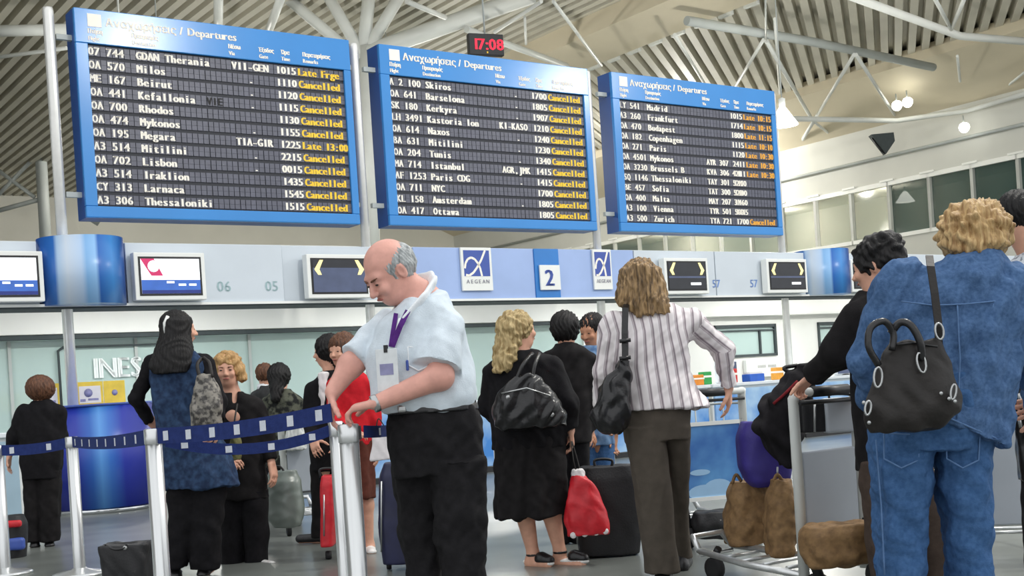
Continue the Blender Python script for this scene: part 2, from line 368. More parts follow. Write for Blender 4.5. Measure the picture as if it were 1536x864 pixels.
def flight_board(i, rows, label, statm):
    root = empty('flight_board', H(BA[i], DB, BZ0), RZ, label=label, cat='flight board', group='blue flight boards above the counters')
    hh = BZ1 - BZ0; gx0, gx1 = .14, BW - .10; gz0, gz1 = .135, hh - .40
    MB().box(0, BW, .02, BT, 0, hh).build('casing', M['frame_navy'], root)
    MB().bbox(0, BW, -.03, .03, gz1, hh, .008).build('header', M['frame_blue'], root)
    MB().bbox(0, BW, -.03, .03, 0, gz0, .012).build('bottom_frame', M['frame_blue'], root)
    MB().bbox(0, gx0, -.028, .028, gz0, gz1, .008).build('side_frame', M['frame_blue'], root)
    MB().bbox(gx1, BW, -.028, .028, gz0, gz1, .008).build('side_frame', M['frame_blue'], root)
    MB().box(gx0, gx1, .012, .02, gz0, gz1).build('backing', M['flapbed'], root)
    # header writing
    mb = MB(); z = hh - .185
    mb.box(.15, .31, -.034, -.031, z - .02, z + .13)
    x = put_text(mb, GREEK + ' / ', .36, z, .098, -.034, sx=.95, bold=.006); put_text(mb, 'Departures', x + .02, z, .098, -.034, sx=.95, bold=.006)
    for tx, a, b in ((.15, 'Πτήση', 'Flight'), (.66, 'Προορισμός', 'Destination'), (1.86, 'Μέσω', 'Via'), (2.26, 'Έξοδος', 'Gate'), (2.56, 'Ώρα', 'Time'), (2.86, 'Παρατηρήσεις', 'Remarks')):
        put_text(mb, a, tx, hh - .285, .055, -.034, sx=.72, bold=.005); put_text(mb, b, tx, hh - .365, .05, -.034, sx=.8, bold=.004)
    obj('header_lettering', flatmesh(mb, 'hdr'), M['ltr_w'], root, kind='stuff')
    rh = (gz1 - gz0) / NR; cw = (gx1 - gx0) / NC
    cells = MB()
    for c in range(NC):
        if c in (7, 22, 33): pass
        x0 = gx0 + c * cw
        g = .010 if (c % 5) else .018
        cells.box(x0 + g / 2, x0 + cw - .003, 0, .012, rh * .13, rh * .485); cells.box(x0 + g / 2, x0 + cw - .003, 0, .012, rh * .50, rh * .87)
    cme = cells.mesh('flaps')
    for r_, (fl, de, via, tm, st) in enumerate(rows):
        zz = gz1 - (r_ + 1) * rh
        ro = obj('flap_row', cme, M['flap'], root, loc=(0, 0, zz), kind='stuff')
        mb = MB(); h = rh * .60; zt = rh * .20
        put_text(mb, fl, gx0, zt, h, -.003, pitch=cw, bold=.006); put_text(mb, de, gx0 + 8 * cw, zt, h, -.003, pitch=cw, bold=.008)
        put_text(mb, via, gx0 + (25 if i < 2 else 25) * cw, zt, h, -.003, pitch=cw, bold=.008); put_text(mb, tm, gx0 + 33.4 * cw, zt, h, -.003, pitch=cw, bold=.008)
        obj('row_lettering', flatmesh(mb, 'row'), M['ltr_w'], ro, kind='stuff')
        if st:
            mb = MB(); put_text(mb, st, gx0 + 37.8 * cw, zt, h, -.003, pitch=cw * .92, bold=.009); obj('status_lettering', flatmesh(mb, 'st'), M[statm], ro, kind='stuff')
        if i == 0 and r_ == 3:
            mb = MB(); put_text(mb, 'VIE', gx0 + 20 * cw, zt, h, -.003, pitch=cw, bold=.006); obj('dark_lettering', flatmesh(mb, 'dk'), M['ltr_k'], ro, kind='stuff')
    for z in (.25, hh - .35):
        MB().box(-.175, 0, .10, .16, z, z + .06).build('bracket', M['steel_dull'], root); MB().box(BW, BW + .075, .10, .16, z, z + .06).build('bracket', M['steel_dull'], root)
    return root
flight_board(0, B1, 'leftmost and largest-looking blue departures board with yellow remarks', 'ltr_y')
flight_board(1, B2, 'middle blue departures board, under the red digital clock', 'ltr_y')
flight_board(2, B3, 'rightmost blue departures board with orange remarks', 'ltr_o')
for xu, lab in ((4.05, 'tall steel pole left of the leftmost board, through the blue drum'), (7.98, 'tall steel pole between the left and middle boards'), (11.92, 'tall steel pole between the middle and right boards'), (15.92, 'tall steel pole at the right end of the boards')):
    o = empty('support_pole', H(xu, DB + .13, 0), RZ, label=lab, cat='pole', group='steel poles carrying the boards')
    MB().lathe([(.062, 0), (.062, 5.76), (.055, 5.80)], 18).build('shaft', M['pole'], o)
    MB().lathe([(.09, 0), (.09, .02), (.065, .03)], 18).build('base_flange', M['steel_dull'], o)
# clock
o = empty('digital_clock', P(728, 68, 21), RZ * .6, label='black digital clock with red digits above the middle board', cat='clock')
MB().bbox(-.31, .31, -.06, .06, -.18, .18, .01).build('case', M['black'], o)
M['led'] = mat('led_red', '#d8203a', .5, emit=1.2, var=.03)
mb = MB(); put_text(mb, '17:08', -.2, -.09, .19, -.065, bold=.008); obj('digits', flatmesh(mb, 'dg'), M['led'], o, kind='stuff')
MB().box(-.005, .02, -.066, -.064, -.15, -.12).build('status_light', M['ltr_y'], o)
MB().tube([(0, 0, .17), (0, 0, ZD - o.location.z + .02)], .015, 6).build('hanger', M['steel_dull'], o)

# ================================================================ CHECK-IN FASCIA
def stripes(name, cols, scale_axis='u'):
    """vertical colour bands around a drum, by the angle attribute of the mesh"""
    m = bpy.data.materials.new(name); m.use_nodes = True; nt = m.node_tree; N = nt.nodes; L = nt.links; b = N['Principled BSDF']
    b.inputs['Roughness'].default_value = .3
    at = N.new('ShaderNodeAttribute'); at.attribute_name = 'band'; rp = N.new('ShaderNodeValToRGB')
    es = rp.color_ramp.elements; es[0].position = cols[0][0]; es[0].color = (*rgb(cols[0][1]), 1); es[1].position = cols[-1][0]; es[1].color = (*rgb(cols[-1][1]), 1)
    for p_, c in cols[1:-1]: e = es.new(p_); e.color = (*rgb(c), 1)
    L.new(at.outputs['Fac'], rp.inputs[0]); L.new(rp.outputs[0], b.inputs['Base Color']); MATS[name] = m; return m
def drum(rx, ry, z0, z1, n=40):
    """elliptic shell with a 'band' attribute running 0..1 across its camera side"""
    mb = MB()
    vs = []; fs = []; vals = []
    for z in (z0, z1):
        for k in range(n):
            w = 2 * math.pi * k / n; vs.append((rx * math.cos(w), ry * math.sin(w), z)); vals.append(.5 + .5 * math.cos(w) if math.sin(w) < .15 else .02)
    for k in range(n): fs.append((k, (k + 1) % n, n + (k + 1) % n, n + k))
    fs.append(tuple(range(n - 1, -1, -1))); fs.append(tuple(range(n, 2 * n)))
    me = bpy.data.meshes.new('drum'); me.from_pydata(vs, [], fs); me.update()
    a = me.attributes.new('band', 'FLOAT', 'POINT'); a.data.foreach_set('value', vals)
    for p in me.polygons[:n]: p.use_smooth = True
    return me
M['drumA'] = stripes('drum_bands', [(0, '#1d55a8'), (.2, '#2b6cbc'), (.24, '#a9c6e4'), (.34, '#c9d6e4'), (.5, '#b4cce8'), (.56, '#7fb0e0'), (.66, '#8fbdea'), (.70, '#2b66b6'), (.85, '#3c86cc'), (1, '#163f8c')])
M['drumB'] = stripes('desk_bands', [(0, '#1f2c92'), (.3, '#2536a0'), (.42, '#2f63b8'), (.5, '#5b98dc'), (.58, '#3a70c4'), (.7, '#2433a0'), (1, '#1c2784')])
fa = empty('check_in_fascia', H(0, DB, ZF0), RZ, label='long grey and blue light band above the check-in counters', cat='fascia')
FH = ZF1 - ZF0
def fp(x0, x1, m, nm='fascia_panel', y=0.0): return MB().bbox(x0, x1, y, y + .08, 0, FH, .006).build(nm, M[m], fa)
fp(-4, 3.72, 'fgrey'); fp(4.72, 6.70, 'fgrey'); fp(6.72, 8.6, 'fgrey', y=.05); fp(8.62, 10.62, 'flav'); fp(11.06, 12.5, 'flav'); fp(12.52, 14.2, 'fgrey'); fp(14.22, 16.3, 'fgrey'); fp(17.3, 26, 'fgrey')
MB().bbox(10.62, 11.06, -.02, .08, 0, FH, .006).build('blue_panel', M['fblue'], fa)
MB().box(-4, 26, .0, .5, -.05, -.012).build('bottom_rail', M['gap'], fa)
MB().box(-4, 26, -.03, .0, -.03, .0).build('front_lip', M['white'], fa)
MB().box(-4, 26, .21, .5, 0, FH + .03).build('back_box', M['white'], fa)
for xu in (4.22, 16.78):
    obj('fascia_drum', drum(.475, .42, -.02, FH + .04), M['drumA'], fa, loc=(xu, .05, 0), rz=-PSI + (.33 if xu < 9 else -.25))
M['num'] = mat('fascia_number', '#7f9fd8', .5, var=.02); M['num2'] = mat('fascia_number_pale', '#a9c4c8', .5, var=.02)
for txt, xu, m in (('06', 5.82, 'num2'), ('05', 6.45, 'num2'), ('57', 14.13, 'num'), ('57', 14.98, 'num')):
    mb = MB(); put_text(mb, txt, xu, .13, .13, -.004 if xu != 7.0 else 0, bold=.005); obj('desk_number', flatmesh(mb, 'n'), M[m], fa, kind='stuff')

# hanging displays on the fascia
M['scr_w'] = mat('screen_white', '#f4f6fa', .3, emit=.55, var=.02); M['scr_b'] = mat('screen_blue', '#3562b4', .3, emit=.35, var=.12, scale=6)
M['scr_n'] = mat('screen_navy', '#1d2f7c', .3, emit=.2, var=.08); M['scr_k'] = mat('screen_dark', '#24262c', .25, emit=.1, var=.15, scale=5)
M['scr_y'] = mat('screen_yellow', '#f6e79a', .3, emit=.6, var=.04); M['scr_r'] = mat('screen_red', '#c22a62', .3, emit=.35, var=.08)
M['scr_m'] = mat('screen_slate', '#4a5470', .3, emit=.15, var=.12, scale=6)
def display(x0, x1, label, kind):
    o = empty('flight_display', H(x0, DB - .16, 2.40), RZ, label=label, cat='screen', group='screens hung on the fascia')
    w = x1 - x0; h = .56
    MB().bbox(0, w, 0, .13, 0, h, .01).build('housing', M['white'], o)
    MB().box(.05, w - .05, -.004, .002, .05, h - .05).build('bezel', M['black'], o)
    a, b, c, d = .075, w - .075, .075, h - .075
    s = MB().box(a, b, -.008, -.005, c, d).build('screen', M['scr_w' if kind < 2 else 'scr_k'], o)
    if kind < 2:
        MB().box(a, b, -.010, -.009, c, c + .16).build('picture_band', M['scr_b'], s); MB().box(a, b, -.012, -.011, c, c + .04).build('picture_strip', M['scr_n'], s)
        mb = MB()
        for q, zz in ((.42, .12), (.62, .09), (.8, .09)): mb.box(a + (b - a) * q, a + (b - a) * (q + .13), -.013, -.012, c + zz, c + zz + .025)
        mb.build('picture_caption', M['scr_w'], s, kind='stuff')
    if kind == 1:
        MB().add([(a + .0, -.012, d), (a + .16, -.012, d), (a + .26, -.012, d - .2), (a + .12, -.012, d - .2)], [(0, 1, 2, 3)]).build('red_emblem', M['scr_r'], s)
        mb = MB(); mb.lathe([(.07, 0), (.07, .001)], 16, (a + .15, -.0135, d - .09), 'y'); mb.build('white_bird', M['scr_w'], s)
    if kind == 2:
        MB().box(a, b, -.010, -.009, c, d - .10).build('picture_band', M['scr_m'], s)
    if kind >= 2:
        for sg, xx in ((1, a + .02), (-1, b - .02)):
            MB().add([(xx + sg * .08, -.012, d - .0), (xx + sg * .13, -.012, d), (xx + sg * .07, -.012, d - .12), (xx + sg * .10, -.012, d - .19), (xx + sg * .05, -.012, d - .19), (xx, -.012, d - .12)], [(0, 1, 2, 5), (2, 3, 4, 5)]).build('yellow_arrow', M['scr_y'], s)
    if kind == 3:
        MB().box(a, b, -.010, -.009, c + .17, c + .20).build('text_bar', M['scr_m'], s); MB().box(b - .32, b - .1, -.010, -.009, c + .06, c + .10).build('text_block', M['scr_w'], s)
    MB().box(w * .45, w * .55, .13, .16, .1, h - .1).build('mount', M['steel_dull'], o)
display(2.95, 3.74, 'white and blue flight screen left of the blue drum', 0)
display(4.76, 5.62, 'white and blue flight screen with red emblem, right of the drum', 1)
display(6.96, 7.86, 'dark flight screen with yellow arrows behind the bald man', 2)
display(12.98, 13.90, 'dark flight screen with yellow arrows beside the fair-haired head in stripes', 3)
display(15.22, 16.18, 'dark flight screen with yellow arrows left of the right-hand drum', 3)
display(17.30, 18.2, 'dark flight screen with yellow arrows right of the right-hand drum', 3)
# airline signs
M['logo_blue'] = mat('logo_blue', '#3d56a6', .4, var=.05); M['logo_grey'] = mat('logo_text', '#9a9aa4', .5, var=.03)
def airline_sign(x0, x1, label):
    o = empty('airline_sign', H(x0, DB - .045, 2.49), RZ, label=label, cat='sign', group='airline signs on the fascia'); w = x1 - x0
    MB().bbox(0, w, 0, .035, 0, .60, .006).build('plate', M['white'], o)
    MB().box(w * .08, w * .92, -.003, .002, .20, .56).build('blue_field', M['logo_blue'], o)
    c = [(w * (.10 + .80 * t), -.005, .20 + .36 * v) for t, v in ((.0, .30), (.04, .5), (.14, .66), (.28, .72), (.42, .66), (.54, .5), (.62, .32), (.68, .0))]
    e = [(w * (.10 + .80 * t), -.005, .20 + .36 * v) for t, v in ((.86, 1.0), (.68, .62), (.50, .34), (.34, .14), (.16, .02), (.03, .05))]
    MB().strip(c, .026, .004, (0, -1, 0)).build('white_loop', M['ltr_w'], o) if False else None
    mb = MB()
    for L_ in (c, e):
        for p, q in zip(L_[:-1], L_[1:]):
            p, q = Vector(p), Vector(q); t = (q - p).normalized(); n = Vector((-t.z, 0, t.x)) * .016
            mb.add([p + n, p - n, q - n, q + n], [(0, 1, 2, 3)])
    obj('white_loop', flatmesh(mb, 'loop'), M['ltr_w'], o)
    mb = MB(); put_text(mb, 'AEGEAN', w * .12, .10, .055, -.004, pitch=w * .77 / 6, bold=.003); obj('sign_lettering', flatmesh(mb, 'sl'), M['logo_grey'], o, kind='stuff')
airline_sign(9.35, 9.86, 'white airline sign with blue looped emblem, beside the bald man')
airline_sign(11.68, 12.03, 'narrower white airline sign with blue looped emblem, beside the fair hair')
o = empty('gate_number_sign', H(10.68, DB - .06, 2.49), RZ, label='white square sign with a blue number 2', cat='sign')
MB().bbox(0, .36, 0, .03, 0, .36, .006).build('plate', M['white'], o)
mb = MB(); put_text(mb, '2', .09, .06, .24, -.004, bold=.012); obj('number', flatmesh(mb, 'n2'), M['num'] if False else M['logo_blue'], o)

# ================================================================ BACK OFFICE WALL
DW = 17.0
wb = empty('wall_office', H(0, DW, 0), RZ, kind='structure', label='white and teal glass office wall behind the check-in counters')
MB().bbox(-6, 27, -.25, .1, 2.19, 2.56, .01).build('header_beam', M['bwall'], wb)
MB().box(-6, 13.4, -.22, -.05, 2.13, 2.185).build('dark_strip', M['gap'], wb)  # dark strip along the lower edge of the header beam
MB().box(-6, 13.4, .0, .08, 0, .95).build('dado', M['bwall'], wb)
x = -6.0
while x < 13.2:
    MB().box(x, x + 1.62, .03, .045, .95, 2.13).build('pane', M['teal'], wb)
    MB().box(x + 1.62, x + 1.66, .0, .07, .95, 2.13).build('mullion', M['steel_dull'], wb); x += 1.66
M['etch'] = mat('etched_white', '#e9eeee', .6, var=.02)
mb = MB(); put_text(mb, 'INESS', 5.02, 1.60, .28, -.0, sx=.9, bold=.012); obj('glass_lettering', flatmesh(mb, 'gl'), M['etch'], wb, kind='stuff')
for (a, b) in ((5.05, 6.05),):
    MB().tube([(4.55, -.02, 1.1), (4.55, -.02, 1.98), (4.62, -.02, 2.03), (6.1, -.02, 2.03), (6.1, -.02, 1.1)], .018, 6).build('door_frame', M['gap'], wb)
M['officeback'] = mat('office_back', '#c4d8d2', .8, var=.15, scale=.7)
MB().box(-6, 13.4, 2.5, 2.6, 0, 2.7).build('rear_wall', M['officeback'], wb)
# white panelled part on the right with framed windows
mb = MB()
for a, b, c, d in ((13.4, 16.5, 0, 2.19), (18.15, 19.35, 0, 2.19), (20.6, 27, 0, 2.19), (16.5, 18.15, 0, 1.44), (16.5, 18.15, 2.02, 2.19), (19.35, 20.6, 0, 1.44), (19.35, 20.6, 2.02, 2.19)): mb.box(a, b, -.02, .08, c, d)
mb.build('white_panel', M['bwall'], wb, kind='stuff')
for a, b in ((16.5, 18.15), (19.35, 20.6)):
    f = MB(); f.box(a, b, -.05, .05, 1.98, 2.04).box(a, b, -.05, .05, 1.42, 1.47).box(a, a + .05, -.05, .05, 1.44, 2.04).box(b - .05, b, -.05, .05, 1.44, 2.04).box(a + (b - a) * .72, a + (b - a) * .72 + .04, -.04, .04, 1.44, 1.93).box(a, b, -.04, .04, 1.91, 1.94)
    f.build('window_frame', M['gap'], wb); MB().box(a, b, .0, .01, 1.44, 2.04).build('pane', M['teal'], wb)
MB().box(13.4, 27, 2.5, 2.6, 0, 2.7).build('rear_wall', M['officeback'], wb)
MB().bbox(17.2, 18.8, -.12, -.03, 1.02, 1.36, .01).build('notice_board', M['white'], wb)
M['notice'] = mat('notice_text', '#b9b9b6', .6); mb = MB(); mb.box(17.5, 17.72, -.125, -.121, 1.2, 1.25).box(17.78, 18.0, -.125, -.121, 1.2, 1.25); mb.build('notice_print', M['notice'], wb, kind='stuff')

for i, x in enumerate((1.5, 5.5, 9.5, 13.5, 17.5, 21.5)):  # added battens that brighten the counters and office wall
    o = empty('added_strip_light', H(x, 15.55, 2.62), RZ, label='white fluorescent strip light added behind the fascia, %s from the left' % ('first', 'second', 'third', 'fourth', 'fifth', 'sixth')[i], cat='lamp', group='strip lights added behind the fascia')
    MB().box(-1.2, 1.2, -.06, .06, .03, .08).build('batten', M['white'], o); MB().tube([(-1.18, 0, 0), (1.18, 0, 0)], .018, 8).build('lamp_tube', M['lampglow'], o)
    MB().box(-.02, .02, -.3, .0, .05, .07).build('bracket', M['steel_dull'], o)
    ld = bpy.data.lights.new('strip', 'AREA'); ld.shape = 'RECTANGLE'; ld.size = 2.3; ld.size_y = .08; ld.energy = 42; ld.color = (.98, 1, .98)
    l = bpy.data.objects.new('strip', ld); l.location = (0, 0, -.03); link(l, o)

# ================================================================ COUNTERS
M['sky'] = mat('sky_panel', '#3f84cf', .3, var=.1, scale=1.7, col2='#a9cbe8', thr=(.35, .62)); M['ctop'] = mat('counter_top', '#dfe6ea', .35, var=.03)
M['pale'] = mat('pale_blue_panel', '#9db7c6', .5, var=.08, scale=2)
def counter(x0, x1, label, front='sky'):
    o = empty('check_in_counter', H(x0, 13.9, 0), RZ, label=label, cat='counter', group='check-in counters in a row'); w = x1 - x0
    MB().box(.02, w - .02, .06, .62, 0, .92).build('body', M['white'], o)
    MB().bbox(.05, w - .05, .02, .06, .08, .88, .006).build('front_panel', M[front], o)
    MB().bbox(0, w, 0, .66, .92, .97, .008).build('counter_top', M['ctop'], o)
    MB().box(.03, w - .03, .03, .5, 0, .07).build('kick_plate', M['black'], o)
counter(1.2, 3.3, 'pale blue counter at the left edge behind the brown-haired person', 'pale')
xs = [5.4, 7.4, 9.4, 11.4, 13.4, 15.4, 17.4, 19.4, 21.4]
names = ['behind the couple with the black coat', 'behind the two dark-haired heads', 'behind the man in the pale shirt', 'behind the blonde in black', 'behind the denim-shirted man', 'seen right of the striped blazer', 'behind the blue and brown bags', 'behind the trolley pusher']
for a, b, n in zip(xs[:-1], xs[1:], names): counter(a + .02, b - .02, 'sky-blue fronted check-in counter ' + n)
# round blue desk under the drum
o = empty('round_desk', H(4.30, 14.55, 0), RZ, label='round glossy blue desk with a light stripe around the steel pole', cat='desk')
obj('desk_shell', drum(.62, .58, .06, 1.2), M['drumB'], o, rz=-PSI + .33); obj('plinth', drum(.60, .56, 0, .06), M['chrome'], o); obj('desk_top', drum(.63, .59, 1.2, 1.225), M['logo_blue'], o)
# yellow posters standing on the desk
M['poster_y'] = mat('poster_yellow', '#f0cf4a', .6, var=.12, scale=8); M['poster_w'] = mat('poster_white', '#e9e6e2', .6, var=.04); M['ink'] = mat('poster_ink', '#8f8fb4', .6, var=.2, scale=20)
def poster(x0, x1, label, kind):
    o = empty('poster_stand', H(x0, 14.83 if x0 > 4.05 else 14.84, 1.225), RZ, label=label, cat='poster'); w = x1 - x0
    MB().box(0, w, 0, .015, 0, .27).build('sheet', M['poster_y'], o)
    if kind == 0: MB().box(.02, w * .9, -.003, .001, .02, .22).build('white_field', M['poster_w'], o)
    mb = MB()
    if kind == 0:
        mb.lathe([(.05, 0), (.05, .001)], 12, (w * .42, -.006, .14), 'y'); mb.box(w * .1, w * .3, -.006, -.004, .04, .07); mb.box(w * .4, w * .8, -.006, -.004, .05, .075)
    else: mb.lathe([(.035, 0), (.035, .001)], 12, (w * .5, -.004, .13), 'y')
    mb.build('print', M['ink'], o, kind='stuff')
    MB().box(w * .3, w * .7, .015, .09, 0, .012).build('foot', M['white'], o)
poster(4.16, 4.46, 'white and yellow poster on the round desk, right of the pole', 0); poster(4.47, 4.72, 'plain yellow poster with a dark emblem on the round desk', 1)
poster(3.72, 3.96, 'white and yellow poster on the round desk, left of the pole', 0)

# ================================================================ SOFT SOLIDS (signed distance fields -> one continuous mesh)
A3 = lambda v: np.array(v, np.float64)
def nrm(v): v = A3(v); return v / (np.linalg.norm(v) + 1e-12)
class Solid:
    def __init__(s): s.ops = []
    def _p(s, fn, lo, hi, k, mode): s.ops.append((fn, A3(lo), A3(hi), k, mode)); return s
    def cap(s, a, b, r1, r2=None, k=.02, side=None, flat=1.0, cut=(0, 0), mode='u'):
        a, b = A3(a), A3(b); r2 = r1 if r2 is None else r2; ab = b - a; L2 = ab @ ab + 1e-12; L = math.sqrt(L2); d = ab / L
        n = nrm(np.cross(d, side)) if side is not None else None
        def fn(X, Y, Z):
            px, py, pz = X - a[0], Y - a[1], Z - a[2]
            tr = (px * d[0] + py * d[1] + pz * d[2]) / L; t = np.clip(tr, 0, 1)
            qx, qy, qz = px - t * ab[0], py - t * ab[1], pz - t * ab[2]
            q2 = qx * qx + qy * qy + qz * qz
            if n is not None:
                c = qx * n[0] + qy * n[1] + qz * n[2]; q2 = q2 + c * c * (1 / flat ** 2 - 1)
            f = np.sqrt(np.maximum(q2, 0)) - (r1 + (r2 - r1) * t)
            if n is not None and flat < 1: f = f * (flat * .5 + .5)
            if cut[0]: f = np.maximum(f, -tr * L)
            if cut[1]: f = np.maximum(f, (tr - 1) * L)
            return f
        m = max(r1, r2) * max(1, flat)
        return s._p(fn, np.minimum(a, b) - m, np.maximum(a, b) + m, k, mode)
    def chain(s, pts, rs, k=.02, side=None, flat=1.0, cut=(0, 0)):
        n = len(pts) - 1
        for i in range(n): s.cap(pts[i], pts[i + 1], rs[i], rs[i + 1], k, side, flat, (cut[0] if i == 0 else 0, cut[1] if i == n - 1 else 0))
        return s
    def ell(s, c, r, fr=None, k=.02, mode='u'):
        c, r = A3(c), A3(r); fr = np.eye(3) if fr is None else np.array(fr)
        def fn(X, Y, Z):
            px, py, pz = X - c[0], Y - c[1], Z - c[2]
            l = [(px * fr[i][0] + py * fr[i][1] + pz * fr[i][2]) / r[i] for i in range(3)]
            k0 = np.sqrt(l[0] ** 2 + l[1] ** 2 + l[2] ** 2) + 1e-9
            k1 = np.sqrt((l[0] / r[0]) ** 2 + (l[1] / r[1]) ** 2 + (l[2] / r[2]) ** 2) + 1e-9
            return k0 * (k0 - 1) / k1
        e = np.sqrt(((fr * r[:, None]) ** 2).sum(0)); return s._p(fn, c - e, c + e, k, mode)
    def box(s, c, h, fr=None, r=.02, k=.02, mode='u'):
        c, h = A3(c), A3(h) - r; fr = np.eye(3) if fr is None else np.array(fr)
        def fn(X, Y, Z):
            px, py, pz = X - c[0], Y - c[1], Z - c[2]
            q = [np.abs(px * fr[i][0] + py * fr[i][1] + pz * fr[i][2]) - h[i] for i in range(3)]
            o = np.sqrt(sum(np.maximum(v, 0) ** 2 for v in q)); return o + np.minimum(np.maximum(np.maximum(q[0], q[1]), q[2]), 0) - r
        e = (np.abs(fr) * (h + r)[:, None]).sum(0); return s._p(fn, c - e, c + e, k, mode)
    def loft(s, rows, k=.03, n=2.3, sm=.03, mode='u', yaw=0.0):
        """rows: (z, cx, cy, rx, ry) -> upright shape with elliptic sections"""
        rows = sorted(rows); zz = A3([r[0] for r in rows]); cy_, sy_ = math.cos(yaw), math.sin(yaw)
        zf = np.linspace(zz[0], zz[-1], 200); dz = zf[1] - zf[0]; w = max(1, int(sm / dz)); ker = np.hanning(2 * w + 3)[1:-1]; ker /= ker.sum()
        cols = []
        for i in range(1, 5):
            v = np.interp(zf, zz, [r[i] for r in rows]); pad = len(ker) // 2
            cols.append(np.convolve(np.concatenate([np.full(pad, v[0]), v, np.full(pad, v[-1])]), ker, 'valid'))
        def fn(X, Y, Z):
            g = [np.interp(Z.ravel(), zf, c).reshape(Z.shape) for c in cols]
            dx, dy = X - g[0], Y - g[1]; lx, ly = dx * cy_ + dy * sy_, -dx * sy_ + dy * cy_
            q = (np.abs(lx / g[2]) ** n + np.abs(ly / g[3]) ** n) ** (1 / n)
            f = (q - 1) * np.minimum(g[2], g[3]); return np.maximum(np.maximum(f, zz[0] - Z), Z - zz[-1])
        mr = max(max(r[3], r[4]) for r in rows)
        lo = (min(r[1] for r in rows) - mr, min(r[2] for r in rows) - mr, zz[0]); hi = (max(r[1] for r in rows) + mr, max(r[2] for r in rows) + mr, zz[-1])
        return s._p(fn, lo, hi, k, mode)
    def plane(s, p, n):
        """cut away everything on the n side of p"""
        p, n = A3(p), nrm(n); return s._p(lambda X, Y, Z: (X - p[0]) * n[0] + (Y - p[1]) * n[1] + (Z - p[2]) * n[2], (0, 0, 0), (0, 0, 0), 0, 'cut')
    def build(s, h):
        us = [o for o in s.ops if o[4] == 'u']; lo = np.min([o[1] for o in us], 0) - 3 * h - .004; hi = np.max([o[2] for o in us], 0) + 3 * h + .004
        n = np.ceil((hi - lo) / h).astype(int) + 1; f = np.full(n, .5, np.float32); ax = [lo[i] + h * np.arange(n[i]) for i in range(3)]
        for fn, a, b, k, mode in s.ops:
            if mode == 'cut':
                f = np.maximum(f, fn(ax[0][:, None, None], ax[1][None, :, None], ax[2][None, None, :]).astype(np.float32)); continue
            m = k + 2.5 * h; i0 = np.maximum(((a - m - lo) / h).astype(int), 0); i1 = np.minimum(np.ceil((b + m - lo) / h).astype(int) + 1, n)
            if (i1 <= i0).any(): continue
            sl = tuple(slice(i0[i], i1[i]) for i in range(3))
            d = fn(ax[0][sl[0], None, None], ax[1][None, sl[1], None], ax[2][None, None, sl[2]]).astype(np.float32); g = f[sl]
            if mode == 'u':
                if k > 0: q = np.maximum(k - np.abs(g - d), 0) / k; f[sl] = np.minimum(g, d) - q * q * k * .25
                else: f[sl] = np.minimum(g, d)
            else:
                d = -d
                if k > 0: q = np.maximum(k - np.abs(g - d), 0) / k; f[sl] = np.maximum(g, d) + q * q * k * .25
                else: f[sl] = np.maximum(g, d)
        return nets(f, lo, h)
def nets(f, lo, h):
    ins = f < 0; c = ins[:-1] if False else None
    n = np.array(f.shape)
    s8 = [ins[i:n[0] - 1 + i, j:n[1] - 1 + j, k:n[2] - 1 + k] for i in (0, 1) for j in (0, 1) for k in (0, 1)]
    cnt = sum(x.astype(np.int8) for x in s8); act = (cnt > 0) & (cnt < 8)
    I, J, K = np.nonzero(act); idx = np.full(act.shape, -1, np.int32); idx[I, J, K] = np.arange(len(I))
    cv = np.stack([f[I + i, J + j, K + k] for i in (0, 1) for j in (0, 1) for k in (0, 1)], 1)
    cp = A3([(i, j, k) for i in (0, 1) for j in (0, 1) for k in (0, 1)])
    acc = np.zeros((len(I), 3)); w = np.zeros(len(I))
    for a in range(8):
        for b in range(a + 1, 8):
            if np.abs(cp[a] - cp[b]).sum() != 1: continue
            m = (cv[:, a] < 0) != (cv[:, b] < 0); t = cv[m, a] / (cv[m, a] - cv[m, b])
            acc[m] += cp[a] + (cp[b] - cp[a]) * t[:, None]; w[m] += 1
    V = (np.stack([I, J, K], 1) + acc / w[:, None]) * h + lo
    Q = []
    for ax_ in range(3):
        a0 = np.moveaxis(ins, ax_, 0); e = a0[:-1] != a0[1:]; fl = a0[:-1]; id_ = np.moveaxis(idx, ax_, 0)
        e = e[:, 1:-1, 1:-1]; i, j, k = np.nonzero(e); j += 1; k += 1; s_ = fl[i, j, k]
        q = np.stack([id_[i, j - 1, k - 1], id_[i, j, k - 1], id_[i, j, k], id_[i, j - 1, k]], 1)
        if ax_ == 1: s_ = ~s_
        q[~s_] = q[~s_][:, ::-1]; Q.append(q)
    return V, np.concatenate(Q)
_rs = np.random.RandomState(3)
def wrinkle(V, amp, wl, aniso=(1, 1, 1), seed=0, n=7):
    """pushes vertices along a soft random vector field: folds in cloth"""
    rs = np.random.RandomState(seed); D = np.zeros(len(V)); S = A3(aniso)
    for i in range(n):
        d = nrm(rs.normal(size=3)) * S; k_ = 2 * math.pi / (wl * rs.uniform(.6, 1.6)); D += np.sin(V @ d * k_ + rs.uniform(0, 6.28) + 1.3 * np.sin(V @ nrm(rs.normal(size=3)) * k_ * .45 + rs.uniform(0, 6)))
    return D * amp / math.sqrt(n)
def vnormals(V, Q):
    e = np.cross(V[Q[:, 2]] - V[Q[:, 0]], V[Q[:, 3]] - V[Q[:, 1]]); Nn = np.zeros_like(V)
    for c in range(4): np.add.at(Nn, Q[:, c], e) if False else None
    for c in range(4):
        for a in range(3): Nn[:, a] += np.bincount(Q[:, c], e[:, a], len(V))
    return Nn / (np.linalg.norm(Nn, axis=1)[:, None] + 1e-12)
